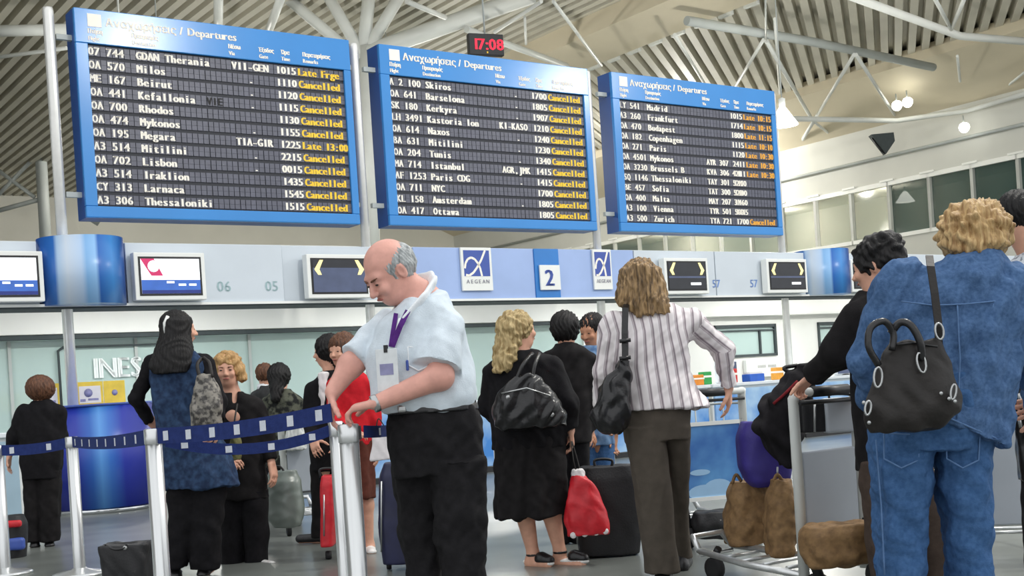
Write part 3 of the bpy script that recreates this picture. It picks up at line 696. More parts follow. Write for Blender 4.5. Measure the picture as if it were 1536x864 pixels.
def solid_obj(sol, name, m, parent, h=.01, fold=0.0, wl=.1, aniso=(1, 1, 1), seed=0, smooth=1, attr=None, extra=None):
    V, Q = sol.build(h)
    for _ in range(smooth):                                   # one relaxation pass
        S = np.zeros_like(V); w = np.zeros(len(V))
        for a, b in ((0, 1), (1, 2), (2, 3), (3, 0)):
            for u, v in ((a, b), (b, a)):
                for c in range(3): S[:, c] += np.bincount(Q[:, u], V[Q[:, v], c], len(V))
                w += np.bincount(Q[:, u], minlength=len(V))
        V = V * .5 + S / np.maximum(w, 1)[:, None] * .5
    if fold or extra is not None:
        Nn = vnormals(V, Q); D = np.zeros(len(V))
        if fold: D += wrinkle(V, fold, wl, aniso, seed)
        if extra is not None: D += extra(V)
        V = V + Nn * D[:, None]
    me = npmesh(name, V, Q, True)
    if attr is not None:
        a = me.attributes.new('band', 'FLOAT', 'POINT'); a.data.foreach_set('value', attr(V).astype(np.float32))
    return obj(name, me, m, parent)

# ================================================================ PEOPLE
def skinmat(n, c): return mat('skin_' + n, c, .5, var=.10, scale=22, bump=.08, bscale=120, spec=.35)
def clothmat(n, c, var=.14, rough=.85, scale=35, bump=.25, bscale=220, **k): return mat('cloth_' + n, c, rough, var=var, scale=scale, bump=bump, bscale=bscale, spec=.2, **k)
def hairmat(n, c, c2, stretch=(60, 60, 6)): return mat('hair_' + n, c, .5, col2=c2, scale=1.2, stretch=stretch, bump=.6, bscale=3, spec=.35)
def leather(n, c, rough=.35): return mat('leather_' + n, c, rough, var=.25, scale=14, bump=.3, bscale=40)
M['skin_fair'] = skinmat('fair', '#d9a58c'); M['skin_pink'] = skinmat('pink', '#dba394'); M['skin_tan'] = skinmat('tan', '#c08a6c')
M['eye'] = mat('eye_dark', '#2a1d18', .3, var=.1); M['lip'] = mat('lip', '#b0685e', .5, var=.1)

class Person:
    def __init__(s, px, depth, label, h=.01, scale=1.0, skin='skin_fair'):
        b = P(px, 700, depth); s.base = Vector((b.x, depth, 0)); s.d = depth; s.h = h; s.S = scale; s.skin = skin
        s.root = empty('person', s.base, label=label, cat='person'); s.body = Solid(); s.J = {}
    def j(s, x, y, dd=0.0):
        p = P(x, y, s.d + dd) - s.base; return A3((p.x, p.y, p.z))
    def rows(s, L, ry=.12):
        """(py, xl, xr[, ry[, dd]]) silhouettes -> loft rows"""
        out = []
        for r in L:
            dd = r[4] if len(r) > 4 else 0.0; a, b = s.j(r[1], r[0], dd), s.j(r[2], r[0], dd)
            out.append(((a[2] + b[2]) / 2, (a[0] + b[0]) / 2, (a[1] + b[1]) / 2, (b[0] - a[0]) / 2, r[3] if len(r) > 3 and r[3] else ry))
        return out
    def head(s, c, fwd, up=(0, 0, 1), neck=None, sc=None, eyes=True, jaw=1.0):
        sc = sc or s.S; f = nrm(fwd); u = A3(up) - f * np.dot(up, f); u = nrm(u); r = np.cross(f, u); fr = np.stack([r, f, u]); s.hf = (A3(c), fr, sc)
        B = s.body; hp = s.hp
        B.ell(hp(0, -.012, .035), A3((.074, .096, .086)) * sc, fr, .03)
        B.ell(hp(0, .022, -.03), A3((.062, .074, .080)) * sc, fr, .03)
        B.ell(hp(0, .045, -.078), A3((.042 * jaw, .042, .034)) * sc, fr, .03)
        B.cap(hp(-.038, .078, .024), hp(.038, .078, .024), .014 * sc, k=.02)
        B.ell(hp(.036, .083, -.026), A3((.022, .018, .02)) * sc, fr, .02); B.ell(hp(-.036, .083, -.026), A3((.022, .018, .02)) * sc, fr, .02)
        for e in (-1, 1): B.ell(hp(.031 * e, .104, .006), A3((.017, .014, .012)) * sc, fr, .012, 's')
        for e in (-1, 1): B.ell(hp(.031 * e, .084, .004), A3((.015, .013, .011)) * sc, fr, .006)
        B.cap(hp(0, .090, .014), hp(0, .117, -.026), .008 * sc, .0125 * sc, .012)
        B.ell(hp(.011, .106, -.030), A3((.009, .010, .008)) * sc, fr, .006); B.ell(hp(-.011, .106, -.030), A3((.009, .010, .008)) * sc, fr, .006)
        B.ell(hp(0, .094, -.056), A3((.024, .012, .010)) * sc, fr, .010)
        for e in (-1, 1):
            B.ell(hp(.076 * e, -.004, -.006), A3((.010, .020, .032)) * sc, fr, .008); B.ell(hp(.083 * e, .004, -.004), A3((.008, .010, .018)) * sc, fr, .006, 's')
        if neck is not None:
            B.cap(hp(0, -.025, -.05), neck, .052 * sc, .060 * sc, .04)
        if eyes:
            e = Solid()
            for q in (-1, 1): e.ell(hp(.031 * q, .0935, .0035), A3((.0115, .006, .0045)) * sc, fr, 0)
            for q, nm in ((-1, 'eye'), (1, 'eye')):
                ee = Solid(); ee.ell(hp(.031 * q, .0935, .003), A3((.011, .0055, .0045)) * sc, fr, 0); solid_obj(ee, nm, M['eye'], s.root, .003, smooth=0)
            li = Solid(); li.ell(hp(0, .102, -.0555), A3((.022, .007, .0065)) * sc, fr, 0); solid_obj(li, 'lips', M['lip'], s.root, .0035, smooth=0)
    def hp(s, x, y, z):
        c, fr, sc = s.hf; return c + (fr[0] * x + fr[1] * y + fr[2] * z) * sc
    def hd(s, x, y, z): c, fr, sc = s.hf; return fr[0] * x + fr[1] * y + fr[2] * z
    def torso(s, pel, chest, right, ry=.075, w=.115):
        """simple trunk under the clothes; right = unit vector to the person's right"""
        B = s.body; S = s.S; r = nrm(right); u = nrm(A3(chest) - A3(pel)); f = np.cross(u, r); fr = np.stack([r, f, u])
        B.ell(pel, A3((w, ry, .13)) * S, fr, .05); B.ell((A3(pel) + A3(chest)) / 2, A3((w * .85, ry * .9, .2)) * S, fr, .06); B.ell(chest, A3((w, ry, .17)) * S, fr, .06); return s
    def limb(s, a, b, c, r=(.038, .034, .027), k=.03):
        S = s.S; s.body.cap(a, b, r[0] * S, r[1] * S, k); s.body.cap(b, c, r[1] * S * 1.02, r[2] * S, k); return s
    def leg(s, hip, knee, ankle, toe, r=(.055, .042, .030)):
        s.limb(hip, knee, ankle, r); A, T = A3(ankle), A3(toe); heel = A - nrm(T - A) * .03; heel[2] = T[2]
        s.body.cap(heel, T, .036 * s.S, .032 * s.S, .03); s.body.cap(A, heel, .036 * s.S, .034 * s.S, .03); return s
    def hand(s, wrist, d, n, thumb=1, curl=.5, sc=None, spread=.12, tcurl=.3):
        """wrist, finger direction d, palm normal n (side that closes), thumb = +1/-1 side"""
        sc = sc or s.S; B = s.body; d = nrm(d); n = A3(n) - d * np.dot(n, d); n = nrm(n); l = np.cross(d, n) * thumb; w = A3(wrist); fr = np.stack([l, n, d])
        B.box(w + d * .05 * sc, A3((.040, .0145, .050)) * sc, fr, .013 * sc, .018)
        for q, L in zip((.031, .0105, -.0105, -.030), (.070, .080, .074, .058)):
            p = w + (d * .092 + l * q) * sc; a = 0.0; dirs = nrm(d + l * (q / .03) * spread)
            rr = .0095
            for i, fr_ in enumerate((.46, .32, .26)):
                a += curl * (.8, 1.1, .9)[i]; v = dirs * math.cos(a) + n * math.sin(a); e = p + v * L * fr_ * sc * 1.05
                B.cap(p, e, rr * sc, (rr - .0009) * sc, .004); p = e; rr -= .0009
        p = w + (d * .028 + l * .032) * sc; v = nrm(l * .75 + d * .65 + n * .25)
        for i, L in enumerate((.042, .034, .028)):
            e = p + v * L * sc; B.cap(p, e, (.014, .0115, .0105)[i] * sc, (.0115, .0105, .0095)[i] * sc, .008); p = e; v = nrm(v + d * tcurl + n * tcurl * .8)
        return s
    def surf(s, L, x, y, off=.004, n=2.3):
        """point on the camera side of a silhouette loft"""
        L = sorted(L); ys = [r[0] for r in L]; g = lambda k, d: float(np.interp(y, ys, [(r[k] if len(r) > k else d) for r in L]))
        xl, xr, ry, dd = g(1, 0), g(2, 0), g(3, .12), g(4, 0.0); t = min(abs((x - (xl + xr) / 2) / ((xr - xl) / 2)), .98); return s.j(x, y, dd - ry * (1 - t ** n) ** (1 / n) - off)
    def seam(s, L, pts, name, m, r=.0035, sub=5, off=.004, wide=None):
        q = []
        for a, b in zip(pts[:-1], pts[1:]):
            for i in range(sub): q.append(s.surf(L, a[0] + (b[0] - a[0]) * i / sub, a[1] + (b[1] - a[1]) * i / sub, off))
        q.append(s.surf(L, *pts[-1], off)); return MB().tube([Vector(v) for v in q], r, 6).build(name, M[m], s.root)
    def done(s, h=None): solid_obj(s.body, 'body', M[s.skin], s.root, h or s.h); return s
    def put(s, sol, name, m, h=None, **k): return solid_obj(sol, name, M[m] if isinstance(m, str) else m, s.root, h or s.h, **k)
    def hair_extra(s, amp=.004, freq=42, wob=3.0):
        c, fr, sc = s.hf
        def ex(V):
            q = (V - c) @ fr.T; a = np.arctan2(q[:, 0], -q[:, 1]); return amp * np.sin(a * freq + wob * np.sin(q[:, 2] * 35) + 2 * np.sin(q[:, 1] * 40)) + amp * .7 * np.sin(q[:, 0] * 190 + 5 * np.sin(q[:, 2] * 30))
        return ex
    def shoe(s, ankle, toe, m, name='shoe', r=.042):
        A, T = A3(ankle), A3(toe); heel = A - nrm((T - A) * (1, 1, 0)) * .035; heel[2] = T[2]; so = Solid()
        so.cap(heel + (0, 0, .005), T + (0, 0, .004), r * s.S, r * .88 * s.S, .02, side=np.cross(nrm(T - heel), (0, 0, 1)), flat=.9); so.cap(heel + (0, 0, .01), A + (0, 0, .01), r * .95 * s.S, r * .9 * s.S, .03); so.plane((0, 0, .0), (0, 0, -1)); return s.put(so, name, m, .008)
    def tube(s, pts, r, name, m, n=8):
        p_ = [A3(q) for q in pts]; e = [2 * p_[0] - p_[1]] + p_ + [2 * p_[-1] - p_[-2]]; out = []
        for i in range(1, len(e) - 2):
            for t in np.linspace(0, 1, 6)[:-1]: out.append(.5 * (2 * e[i] + (e[i + 1] - e[i - 1]) * t + (2 * e[i - 1] - 5 * e[i] + 4 * e[i + 1] - e[i + 2]) * t * t + (3 * e[i] - e[i - 1] - 3 * e[i + 1] + e[i + 2]) * t ** 3))
        out.append(p_[-1]); pts = out
        return MB().tube([Vector(p) for p in pts], r, n).build(name, M[m], s.root)

class Item(Person):
    def __init__(s, name, cat, px, depth, label, h=.01, group=None, z=0.0):
        b = P(px, 700, depth); s.base = Vector((b.x, depth, z)); s.d = depth; s.h = h; s.S = 1.0; s.root = empty(name, s.base, label=label, cat=cat, group=group)

M['shirt'] = clothmat('pale_shirt', '#d3dee6', var=.05); M['collar'] = clothmat('collar', '#eef2f5', var=.03)
M['trs_black'] = clothmat('black_trousers', '#1d1c1e', var=.25); M['blk'] = clothmat('black_wool', '#151417', var=.3); M['blk2'] = clothmat('black_jacket', '#1b191a', var=.35, scale=20)
M['denim'] = clothmat('denim_jacket', '#56759e', scale=70, col2='#3d5a82', thr=(.3, .72)); M['jeans'] = clothmat('jeans', '#476a97', scale=60, col2='#32547f', thr=(.28, .74))
M['denim_vest'] = clothmat('denim_vest', '#374e6e', scale=26, col2='#22304a', thr=(.35, .68)); M['denim_light'] = clothmat('denim_shirt', '#7a98ba', scale=22, col2='#46658e', thr=(.3, .68))
M['taupe'] = clothmat('taupe_trousers', '#544d45', var=.12, scale=20); M['brown_trs'] = clothmat('brown_trousers', '#4c4039', var=.15); M['redtop'] = clothmat('red_top', '#c4202a', var=.1)
M['brownskirt'] = clothmat('brown_skirt', '#5c3228', var=.15); M['greyjkt'] = clothmat('grey_jacket', '#3a3b3c', var=.35, scale=14); M['camo'] = clothmat('dark_patterned_jacket', '#5a5c50', scale=18, col2='#1e201f', thr=(.42, .58))
M['whitecl'] = clothmat('white_blouse', '#e9e4e4', var=.04); M['patt'] = clothmat('grey_patterned_shirt', '#cfd4da', scale=34, col2='#7f8790', thr=(.4, .5))
M['leather_k'] = leather('black', '#1a1a1c', .3); M['leather_b'] = leather('dark_brown', '#181310', .6); M['leather_s'] = mat('snake_leather', '#8a857c', .45, col2='#3b3836', scale=30, thr=(.42, .56), bump=.3, bscale=60)
M['shoe_k'] = leather('shoe_black', '#171618', .35); M['shoe_w'] = leather('shoe_white', '#e6e4e0', .45)
M['h_black'] = hairmat('black', '#171414', '#080708'); M['h_blonde'] = hairmat('blonde', '#d9b984', '#8f6c42'); M['h_sand'] = hairmat('sandy', '#cfa873', '#97713f'); M['h_brown'] = hairmat('brown', '#7a523a', '#3f281d')
M['h_mix'] = hairmat('streaked', '#b9986c', '#3f3022'); M['h_grey'] = hairmat('grey', '#c4c8c8', '#878c8d'); M['h_bb'] = hairmat('ash_blonde', '#d3bd8c', '#8d7448')
M['purple'] = clothmat('lanyard', '#5a2f7e', var=.2); M['badge'] = mat('badge_plastic', '#dde2e4', .2, var=.06, scale=30); M['silver'] = mat('silver_metal', '#b4b6b6', .3, .9, var=.05)
def blazer_mat():
    m = stripes('striped_blazer', [(0, '#efe8e8'), (1, '#efe8e8')]); nt = m.node_tree; N = nt.nodes; L = nt.links
    at = [n for n in N if n.type == 'ATTRIBUTE'][0]; rp = [n for n in N if n.type == 'VALTORGB'][0]
    fr = N.new('ShaderNodeMath'); fr.operation = 'FRACT'; L.new(at.outputs['Fac'], fr.inputs[0]); L.new(fr.outputs[0], rp.inputs[0])
    es = rp.color_ramp.elements
    for p_, c in ((.24, '#f2eced'), (.32, '#b4a7ac'), (.42, '#d6cccf'), (.50, '#877b82'), (.60, '#a79aa0'), (.68, '#f0e9ea')):
        e = es.new(p_); e.color = (*rgb(c), 1)
    N['Principled BSDF'].inputs['Roughness'].default_value = .85; return m
M['blazer'] = blazer_mat()

# ---- bald man in the pale shirt, fixing the belt
p = Person(655, 5.2, 'balding man in pale short-sleeved shirt and black trousers bending over a barrier post', .0055, 1.05, 'skin_pink'); j = p.j
neck = j(636, 452, .02); p.head(j(585, 408, -.02), (-.70, -.50, -.62), neck=neck, sc=1.10)
p.torso(j(655, 640), j(634, 525), (-.6, .8, 0)); p.body.cap(neck, j(634, 500), .07, .12, .05)
eL, wL = j(660, 565, -.17), j(566, 604, -.22); p.limb(j(664, 512, -.10), eL, wL, (.042, .050, .031))
p.hand(wL, (-.98, .05, -.16), (-.2, .1, -.97), -1, .72, spread=.06)
eR, wR = j(526, 548, .0), j(499, 588, -.06); p.limb(j(582, 500, .09), eR, wR, (.054, .047, .031)); p.hand(wR, (-.12, -.1, -1), (1, .1, -.1), 1, .45)
p.leg(j(682, 660, -.04), j(690, 800, -.06), j(696, 955, -.05), j(668, 975, -.16)); p.leg(j(632, 660, .04), j(632, 800, .07), j(641, 955, .09), j(612, 975, 0))
p.done()
s = Solid(); s.loft(p.rows([(446, 606, 664, .09), (460, 594, 678, .12), (485, 566, 696, .145), (520, 551, 704, .155), (560, 551, 711, .16), (598, 556, 717, .165), (612, 572, 714, .15), (624, 580, 712, .14)]), .04)
s.plane(j(655, 615), (0, 0, -1)); s.cap(j(640, 450, .02), j(670, 486, -.08), .045, .05, .06); s.cap(j(667, 502, -.10), j(656, 551, -.15), .078, .100, .02, cut=(0, 1)); s.cap(j(580, 490, .1), j(533, 537, .01), .07, .068, .014, cut=(0, 1))
s.cap(neck, p.hp(0, -.02, -.1), .062, .05, .0, mode='s')
p.put(s, 'shirt', 'shirt', fold=.007, wl=.13, aniso=(1.3, 1, .7), seed=4, extra=lambda V: wrinkle(V, .0016, .075, (1.3, 1, .8), 14))
s = Solid(); s.chain([j(626, 420, .10), j(644, 418, .05), j(649, 426, -.02), j(634, 450, -.095), j(607, 478, -.145)], [.028, .032, .035, .036, .024], .012, side=(.55, -.35, 1), flat=.36); s.chain([j(622, 428, .11), j(600, 448, .08), j(586, 478, -.05)], [.022, .024, .016], .012, side=(.3, -.2, 1), flat=.4); p.put(s, 'collar', 'collar', .005)
s = Solid(); s.loft(p.rows([(604, 584, 713, .14), (630, 580, 722, .15), (670, 582, 727, .15), (712, 586, 729, .14)]), .03)
s.loft(p.rows([(690, 640, 729, .11, -.05), (760, 648, 729, .1, -.06), (864, 664, 729, .095, -.06), (975, 666, 728, .09, -.04)]), .012); s.loft(p.rows([(690, 586, 668, .11, .05), (760, 594, 664, .1, .07), (864, 611, 664, .095, .08), (975, 614, 662, .09, .1)]), .012)
p.put(s, 'trousers', 'trs_black', .008, fold=.009, wl=.17, aniso=(1.4, 1, .5), seed=9, extra=lambda V: wrinkle(V, .004, .07, (1.2, 1, .6), 10))
s = Solid(); s.loft(p.rows([(607, 581, 716, .152), (618, 580, 719, .155)]), 0, sm=.001); p.put(s, 'belt', 'leather_k', .006)
s = Solid(); s.box(j(603, 613, -.142), (.018, .007, .016), r=.004); p.put(s, 'belt_buckle', 'silver', .004)
s = Solid(); s.ell(p.hp(0, -.022, .012), A3((.0815, .099, .086)) * 1.12, p.hf[1]); s.plane(p.hp(0, -.02, .090), p.hd(0, .40, 1)); s.plane(p.hp(0, .044, .02), p.hd(0, 1, -.3)); s.plane(p.hp(0, -.04, -.062), p.hd(0, .55, -1))
for e in (-1, 1): s.ell(p.hp(.085 * e, .004, -.012), (.035, .024, .038), p.hf[1], .006, 's')
p.put(s, 'hair', 'h_grey', .0045, fold=.002, wl=.03, extra=p.hair_extra(.002))
for e in (-1, 1):
    s = Solid(); s.cap(p.hp(.018 * e, .099, .022), p.hp(.046 * e, .086, .026), .005, .004); p.put(s, 'eyebrow', 'h_brown', .003)
    p.shoe(j(697, 955, -.04) if e < 0 else j(642, 955, .1), j(668, 978, -.16) if e < 0 else j(612, 978, 0), 'shoe_k')
MB().strip([j(612, 466, -.15), j(600, 490, -.175), j(588, 520, -.165)], .022, .004, (1, .2, 0)).strip([j(594, 470, -.12), j(590, 494, -.14), j(586, 520, -.165)], .018, .004, (1, .2, 0)).build('lanyard', M['purple'], p.root)
ML = [(446, 606, 664, .09), (460, 594, 678, .12), (485, 566, 696, .145), (520, 551, 704, .155), (560, 551, 711, .16), (598, 556, 717, .165), (612, 572, 714, .15)]
p.seam(ML, [(600, 478), (590, 520), (588, 560), (590, 606)], 'button_placket', 'collar', .007); p.seam(ML, [(612, 520), (640, 522), (641, 550), (628, 556), (613, 548), (612, 520)], 'chest_pocket', 'collar', .0035, off=.006)
p.seam(ML, [(646, 446), (660, 462), (668, 482)], 'shoulder_seam', 'collar', .004); s = Solid(); s.box(j(611, 548, -.172), (.006, .004, .022), r=.003); p.put(s, 'blue_pen', 'logo_blue', .003)
bd = MB().bbox(-.05, .05, -.003, .003, -.085, .085, .002).build('id_badge', M['badge'], p.root, loc=tuple(j(581, 555, -.195)), rz=-.45)
MB().box(-.032, .03, -.0045, -.003, -.02, .025).build('badge_print', M['ink'], bd); MB().box(-.008, .008, -.006, .004, .07, .1).build('badge_clip', M['black'], bd)
s = Solid(); s.cap(wL + (wL - eL) * -.02, wL + (wL - eL) * .08, .037, .036, 0, cut=(1, 1)); p.put(s, 'wristwatch', 'silver', .005)

# ---- dark-haired woman in the long denim waistcoat
p = Person(285, 8.2, 'woman with long black hair in a denim waistcoat over black, back turned', .008); j = p.j
p.head(j(268, 494), (.88, .40, -.08), neck=j(264, 535)); p.torso(j(290, 690), j(268, 580), (.93, -.35, 0))
p.limb(j(228, 552), j(205, 598, .0), j(226, 634, .12)); p.limb(j(310, 550), j(330, 602, -.05), j(326, 634, -.12)); p.hand(j(226, 634, .12), (.9, .3, -.1), (0, 1, 0), 1, .3); p.hand(j(326, 634, -.12), (-.2, -.5, -.6), (-.8, .3, 0), 1, .5)
p.leg(j(272, 705), j(270, 785, .02), j(262, 848, .03), j(266, 860, .2)); p.leg(j(312, 705), j(310, 785), j(306, 848), j(318, 862, .16)); p.done()
s = Solid(); s.loft(p.rows([(530, 240, 298, .09), (545, 222, 316, .12), (585, 225, 313, .13), (630, 232, 322, .13), (670, 240, 336, .15), (706, 243, 352, .16), (731, 247, 358, .165)]), .03); p.put(s, 'waistcoat', 'denim_vest', fold=.010, wl=.16, aniso=(1.5, 1, .5), seed=2, extra=lambda V: wrinkle(V, .004, .07, (1.4, 1, .5), 3))
s = Solid(); s.chain([j(228, 548), j(204, 598), j(224, 632, .11)], [.058, .044, .04], .03, cut=(0, 1)); s.chain([j(306, 548), j(328, 602, -.05), j(327, 630, -.11)], [.066, .055, .042], .03, cut=(0, 1)); s.cap(j(232, 545), j(304, 545), .06, k=.04); p.put(s, 'black_sleeves', 'blk', fold=.004, wl=.07)
s = Solid(); s.loft(p.rows([(715, 250, 312, .11), (780, 253, 300, .1), (852, 248, 280, .075)]), .02); s.loft(p.rows([(715, 288, 342, .11), (790, 287, 334, .1), (854, 284, 330, .085)]), .02); p.put(s, 'trousers', 'blk', fold=.005, wl=.14, seed=3)
for a, t in ((j(262, 848, .03), j(266, 861, .2)), (j(306, 848), j(318, 862, .16))): p.shoe(a, t, 'shoe_k', 'boot')
s = Solid(); s.ell(p.hp(0, -.02, .03), (.087, .106, .098), p.hf[1]); s.ell(p.hp(0, .13, -.045), (.07, .085, .10), p.hf[1], .02, 's'); s.loft(p.rows([(480, 247, 285, .09, -.02), (505, 240, 286, .1, -.03), (530, 230, 290, .09, -.07), (548, 222, 288, .06, -.11), (560, 232, 280, .04, -.13)]), .03); p.put(s, 'hair', 'h_black', .007, extra=p.hair_extra(.003, 46, 1.0))
MB().tube([j(252, 474, -.09), j(247, 485, -.1), j(248, 500, -.1)], .012, 8).build('hair_clip', M['white'], p.root)

# ---- older blonde woman facing the camera
p = Person(366, 8.75, 'older woman with short blonde hair in black coat, facing the camera', .0075, 1.03); j = p.j
p.head(j(341, 555, -.02), (.10, -.98, -.06), neck=j(348, 596), jaw=1.05); p.torso(j(362, 720), j(354, 640), (-.98, .1, 0)); p.body.cap(j(347, 592), j(352, 625, -.05), .06, .085, .03)
p.limb(j(385, 612), j(399, 655), j(407, 694, -.05)); p.hand(j(407, 694, -.05), (.15, -.2, -1), (-.6, .2, 0), 1, .35); p.limb(j(324, 612), j(314, 660), j(332, 690, -.15)); p.hand(j(332, 690, -.15), (.8, -.3, -.1), (0, .5, -1), 1, .5)
p.leg(j(348, 740), j(350, 790), j(352, 846), j(362, 857, -.2)); p.leg(j(382, 740), j(385, 790), j(388, 842), j(408, 850, -.16)); p.done()
s = Solid(); s.loft(p.rows([(588, 338, 362, .075), (598, 322, 386, .1), (612, 316, 394, .12), (650, 320, 394, .13), (700, 322, 398, .14), (748, 324, 402, .14)]), .03); s.ell(j(351, 592, -.10), (.020, .08, .055), None, .015, 's')
s.chain([j(385, 610), j(400, 655), j(407, 690, -.05)], [.062, .055, .046], .03, cut=(0, 1)); s.chain([j(324, 610), j(313, 660), j(330, 688, -.14)], [.062, .055, .045], .03, cut=(0, 1)); p.put(s, 'coat', 'blk2', fold=.005, wl=.12, seed=5)
s = Solid(); s.loft(p.rows([(735, 326, 368, .12), (800, 330, 366, .11), (848, 333, 366, .1)]), .02); s.loft(p.rows([(735, 360, 402, .12), (800, 366, 403, .11), (844, 368, 402, .1)]), .02); p.put(s, 'trousers', 'blk', fold=.004, wl=.15, seed=6)
for a, t in ((j(352, 846), j(363, 857, -.2)), (j(388, 842), j(409, 850, -.16))): p.shoe(a, t, 'shoe_w')
s = Solid(); s.ell(p.hp(0, -.015, .03), (.103, .112, .105), p.hf[1]); s.ell(p.hp(.09, .0, -.035), (.035, .05, .06), p.hf[1], .03); s.ell(p.hp(-.09, .0, -.035), (.035, .05, .06), p.hf[1], .03); s.ell(p.hp(0, .115, -.035), (.064, .085, .088), p.hf[1], .02, 's'); p.put(s, 'hair', 'h_sand', .006, fold=.008, wl=.05, seed=8)
for e in (-1, 1): s = Solid(); s.cap(p.hp(.018 * e, .097, .021), p.hp(.044 * e, .086, .024), .004, .003); p.put(s, 'eyebrow', 'h_brown', .003)

# ---- person in black with brown hair at the left edge
p = Person(62, 10.7, 'short person with brown bobbed hair all in black, back turned, by the blue desk', .01, .92); j = p.j
p.head(j(62, 585), (.12, .98, -.15), neck=j(62, 612), eyes=False); p.torso(j(63, 710), j(62, 645), (.98, -.12, 0)); p.limb(j(36, 620), j(20, 658), j(14, 684)); p.hand(j(14, 684), (-.1, -.1, -1), (.9, 0, 0), 1, .3); p.limb(j(88, 620), j(93, 655, .1), j(84, 672, .3))
p.leg(j(50, 722), j(52, 765), j(52, 806), j(54, 818, .15)); p.leg(j(75, 722), j(75, 765), j(74, 806), j(76, 818, .15)); p.done()
s = Solid(); s.loft(p.rows([(600, 50, 76, .08), (612, 33, 92, .11), (650, 30, 95, .14), (690, 32, 93, .15), (718, 35, 91, .14)]), .03); s.chain([j(36, 618), j(21, 656), j(15, 680)], [.066, .058, .05], .03, cut=(0, 1)); s.chain([j(88, 618), j(92, 655, .1), j(84, 672, .3)], [.066, .058, .05], .03, cut=(0, 1)); p.put(s, 'coat', 'blk', fold=.006, wl=.14)
s = Solid(); s.loft(p.rows([(705, 35, 66, .11), (760, 38, 66, .1), (812, 38, 64, .09)]), .02); s.loft(p.rows([(705, 60, 91, .11), (760, 62, 90, .1), (812, 63, 89, .09)]), .02); p.put(s, 'trousers', 'blk2', fold=.004)
for a, t in ((j(52, 806), j(54, 818, .15)), (j(74, 806), j(76, 818, .15))): p.shoe(a, t, 'shoe_k')
s = Solid(); s.ell(p.hp(0, -.02, .015), (.122, .125, .115), p.hf[1]); s.ell(p.hp(0, .13, -.04), (.075, .085, .10), p.hf[1], .02, 's'); p.put(s, 'hair', 'h_brown', extra=p.hair_extra(.003, 34))

def simple_back(px, d, label, hx, hy, fwd, rows, lrows, cm, lm, hm, hair, sc=1.0, arms=None, skin='skin_fair', h=.011, ym=None, shx=None):
    """an upright figure seen mostly from behind: head, trunk, arms, two legs, clothes, hair, shoes"""
    p = Person(px, d, label, h, sc, skin); j = p.j; f = nrm((fwd[0], fwd[1], 0)); rt = A3((f[1], -f[0], 0))
    yt = rows[1][0]; cxm = (rows[1][1] + rows[1][2]) / 2; yb = rows[-1][0]
    p.head(j(hx, hy), fwd, neck=j(cxm, yt + 6), sc=sc); p.torso(j((rows[-1][1] + rows[-1][2]) / 2, yb - 8), j(cxm, yt + 35 * 8 / d), rt)
    s = Solid(); s.loft(p.rows(rows), .03)
    for a in arms or []:
        A_, B_, C_ = (j(*q) for q in a[:3]); p.limb(A_, B_, C_); s.chain([A_, B_, C_ + (B_ - C_) * .06], [.064 * sc, .055 * sc, .045 * sc], .03, cut=(0, 1)); v = nrm(C_ - B_); p.hand(C_, v, rt if A_[0] < j(cxm, yt)[0] else -rt, 1, .4, sc)
    t = Solid(); sh = []
    for q in lrows:
        t.loft(p.rows(q), .02); a = q[0]; b = q[-1]; A_ = j((b[1] + b[2]) / 2, b[0] - 5, b[4] if len(b) > 4 else 0); A_[2] = .07; T_ = A_ + A3((f[0] * .16, f[1] * .16, -.035)); K_ = j((a[1] + b[1] + a[2] + b[2]) / 4, (a[0] + b[0]) / 2)
        p.leg(j((a[1] + a[2]) / 2, a[0]), K_, A_, T_); sh.append((A_, T_))
    p.done(); p.put(s, 'jacket', cm, fold=.005, wl=.12, seed=int(px)); p.put(t, 'trousers', lm, fold=.004, wl=.15, seed=int(px) + 1)
    for a, b in sh: p.shoe(a, b, 'shoe_k')
    s = Solid(); hair(p, s); p.put(s, 'hair', hm, extra=p.hair_extra(.005, 28)); return p
def short_hair(p, s, r=1.0): s.ell(p.hp(0, -.018, .032), A3((.086, .106, .094)) * r * p.S, p.hf[1]); s.ell(p.hp(0, .125, -.04), A3((.075, .085, .095)) * p.S, p.hf[1], .02, 's'); s.plane(p.hp(0, -.05, -.075), p.hd(0, -.2, -1))
def bob_hair(p, s): s.ell(p.hp(0, -.018, .02), A3((.104, .115, .118)) * p.S, p.hf[1]); s.ell(p.hp(0, .13, -.05), A3((.07, .085, .10)) * p.S, p.hf[1], .02, 's')
def long_hair(p, s): bob_hair(p, s); s.cap(p.hp(0, -.06, 0), p.hp(0, -.11, -.2), .08, .05, .04)
q = simple_back(400, 12.3, 'person with brown hair and pale collar carrying a dark backpack, facing the counter', 398, 564, (-.1, .98, 0), [(578, 389, 411, .08), (590, 381, 420, .12), (640, 378, 422, .13), (690, 380, 420, .13)], [[(680, 381, 403, .1), (766, 384, 402, .08)], [(680, 399, 420, .1), (766, 402, 419, .08)]], 'greyjkt', 'blk', 'h_brown', lambda p, s: short_hair(p, s, 1.05), arms=[((384, 596), (378, 632), (382, 655, .2)), ((416, 596), (422, 632), (418, 655, .2))])
MB().lathe([(.085, 0), (.075, .05)], 16).build('collar', M['collar'], q.root, loc=tuple(q.j(398, 583)))
q = simple_back(427, 11.7, 'person with dark tied-back hair in a dark patterned jacket, at the counter', 420, 566, (.2, .95, -.1), [(584, 408, 436, .08), (598, 398, 450, .12), (640, 397, 456, .13), (700, 400, 452, .13)], [[(690, 401, 428, .1), (775, 405, 426, .08)], [(690, 424, 452, .1), (775, 428, 450, .08)]], 'camo', 'blk2', 'h_black', long_hair, arms=[((402, 605), (397, 645), (402, 668, .2)), ((448, 605), (457, 645), (452, 668, .2))])
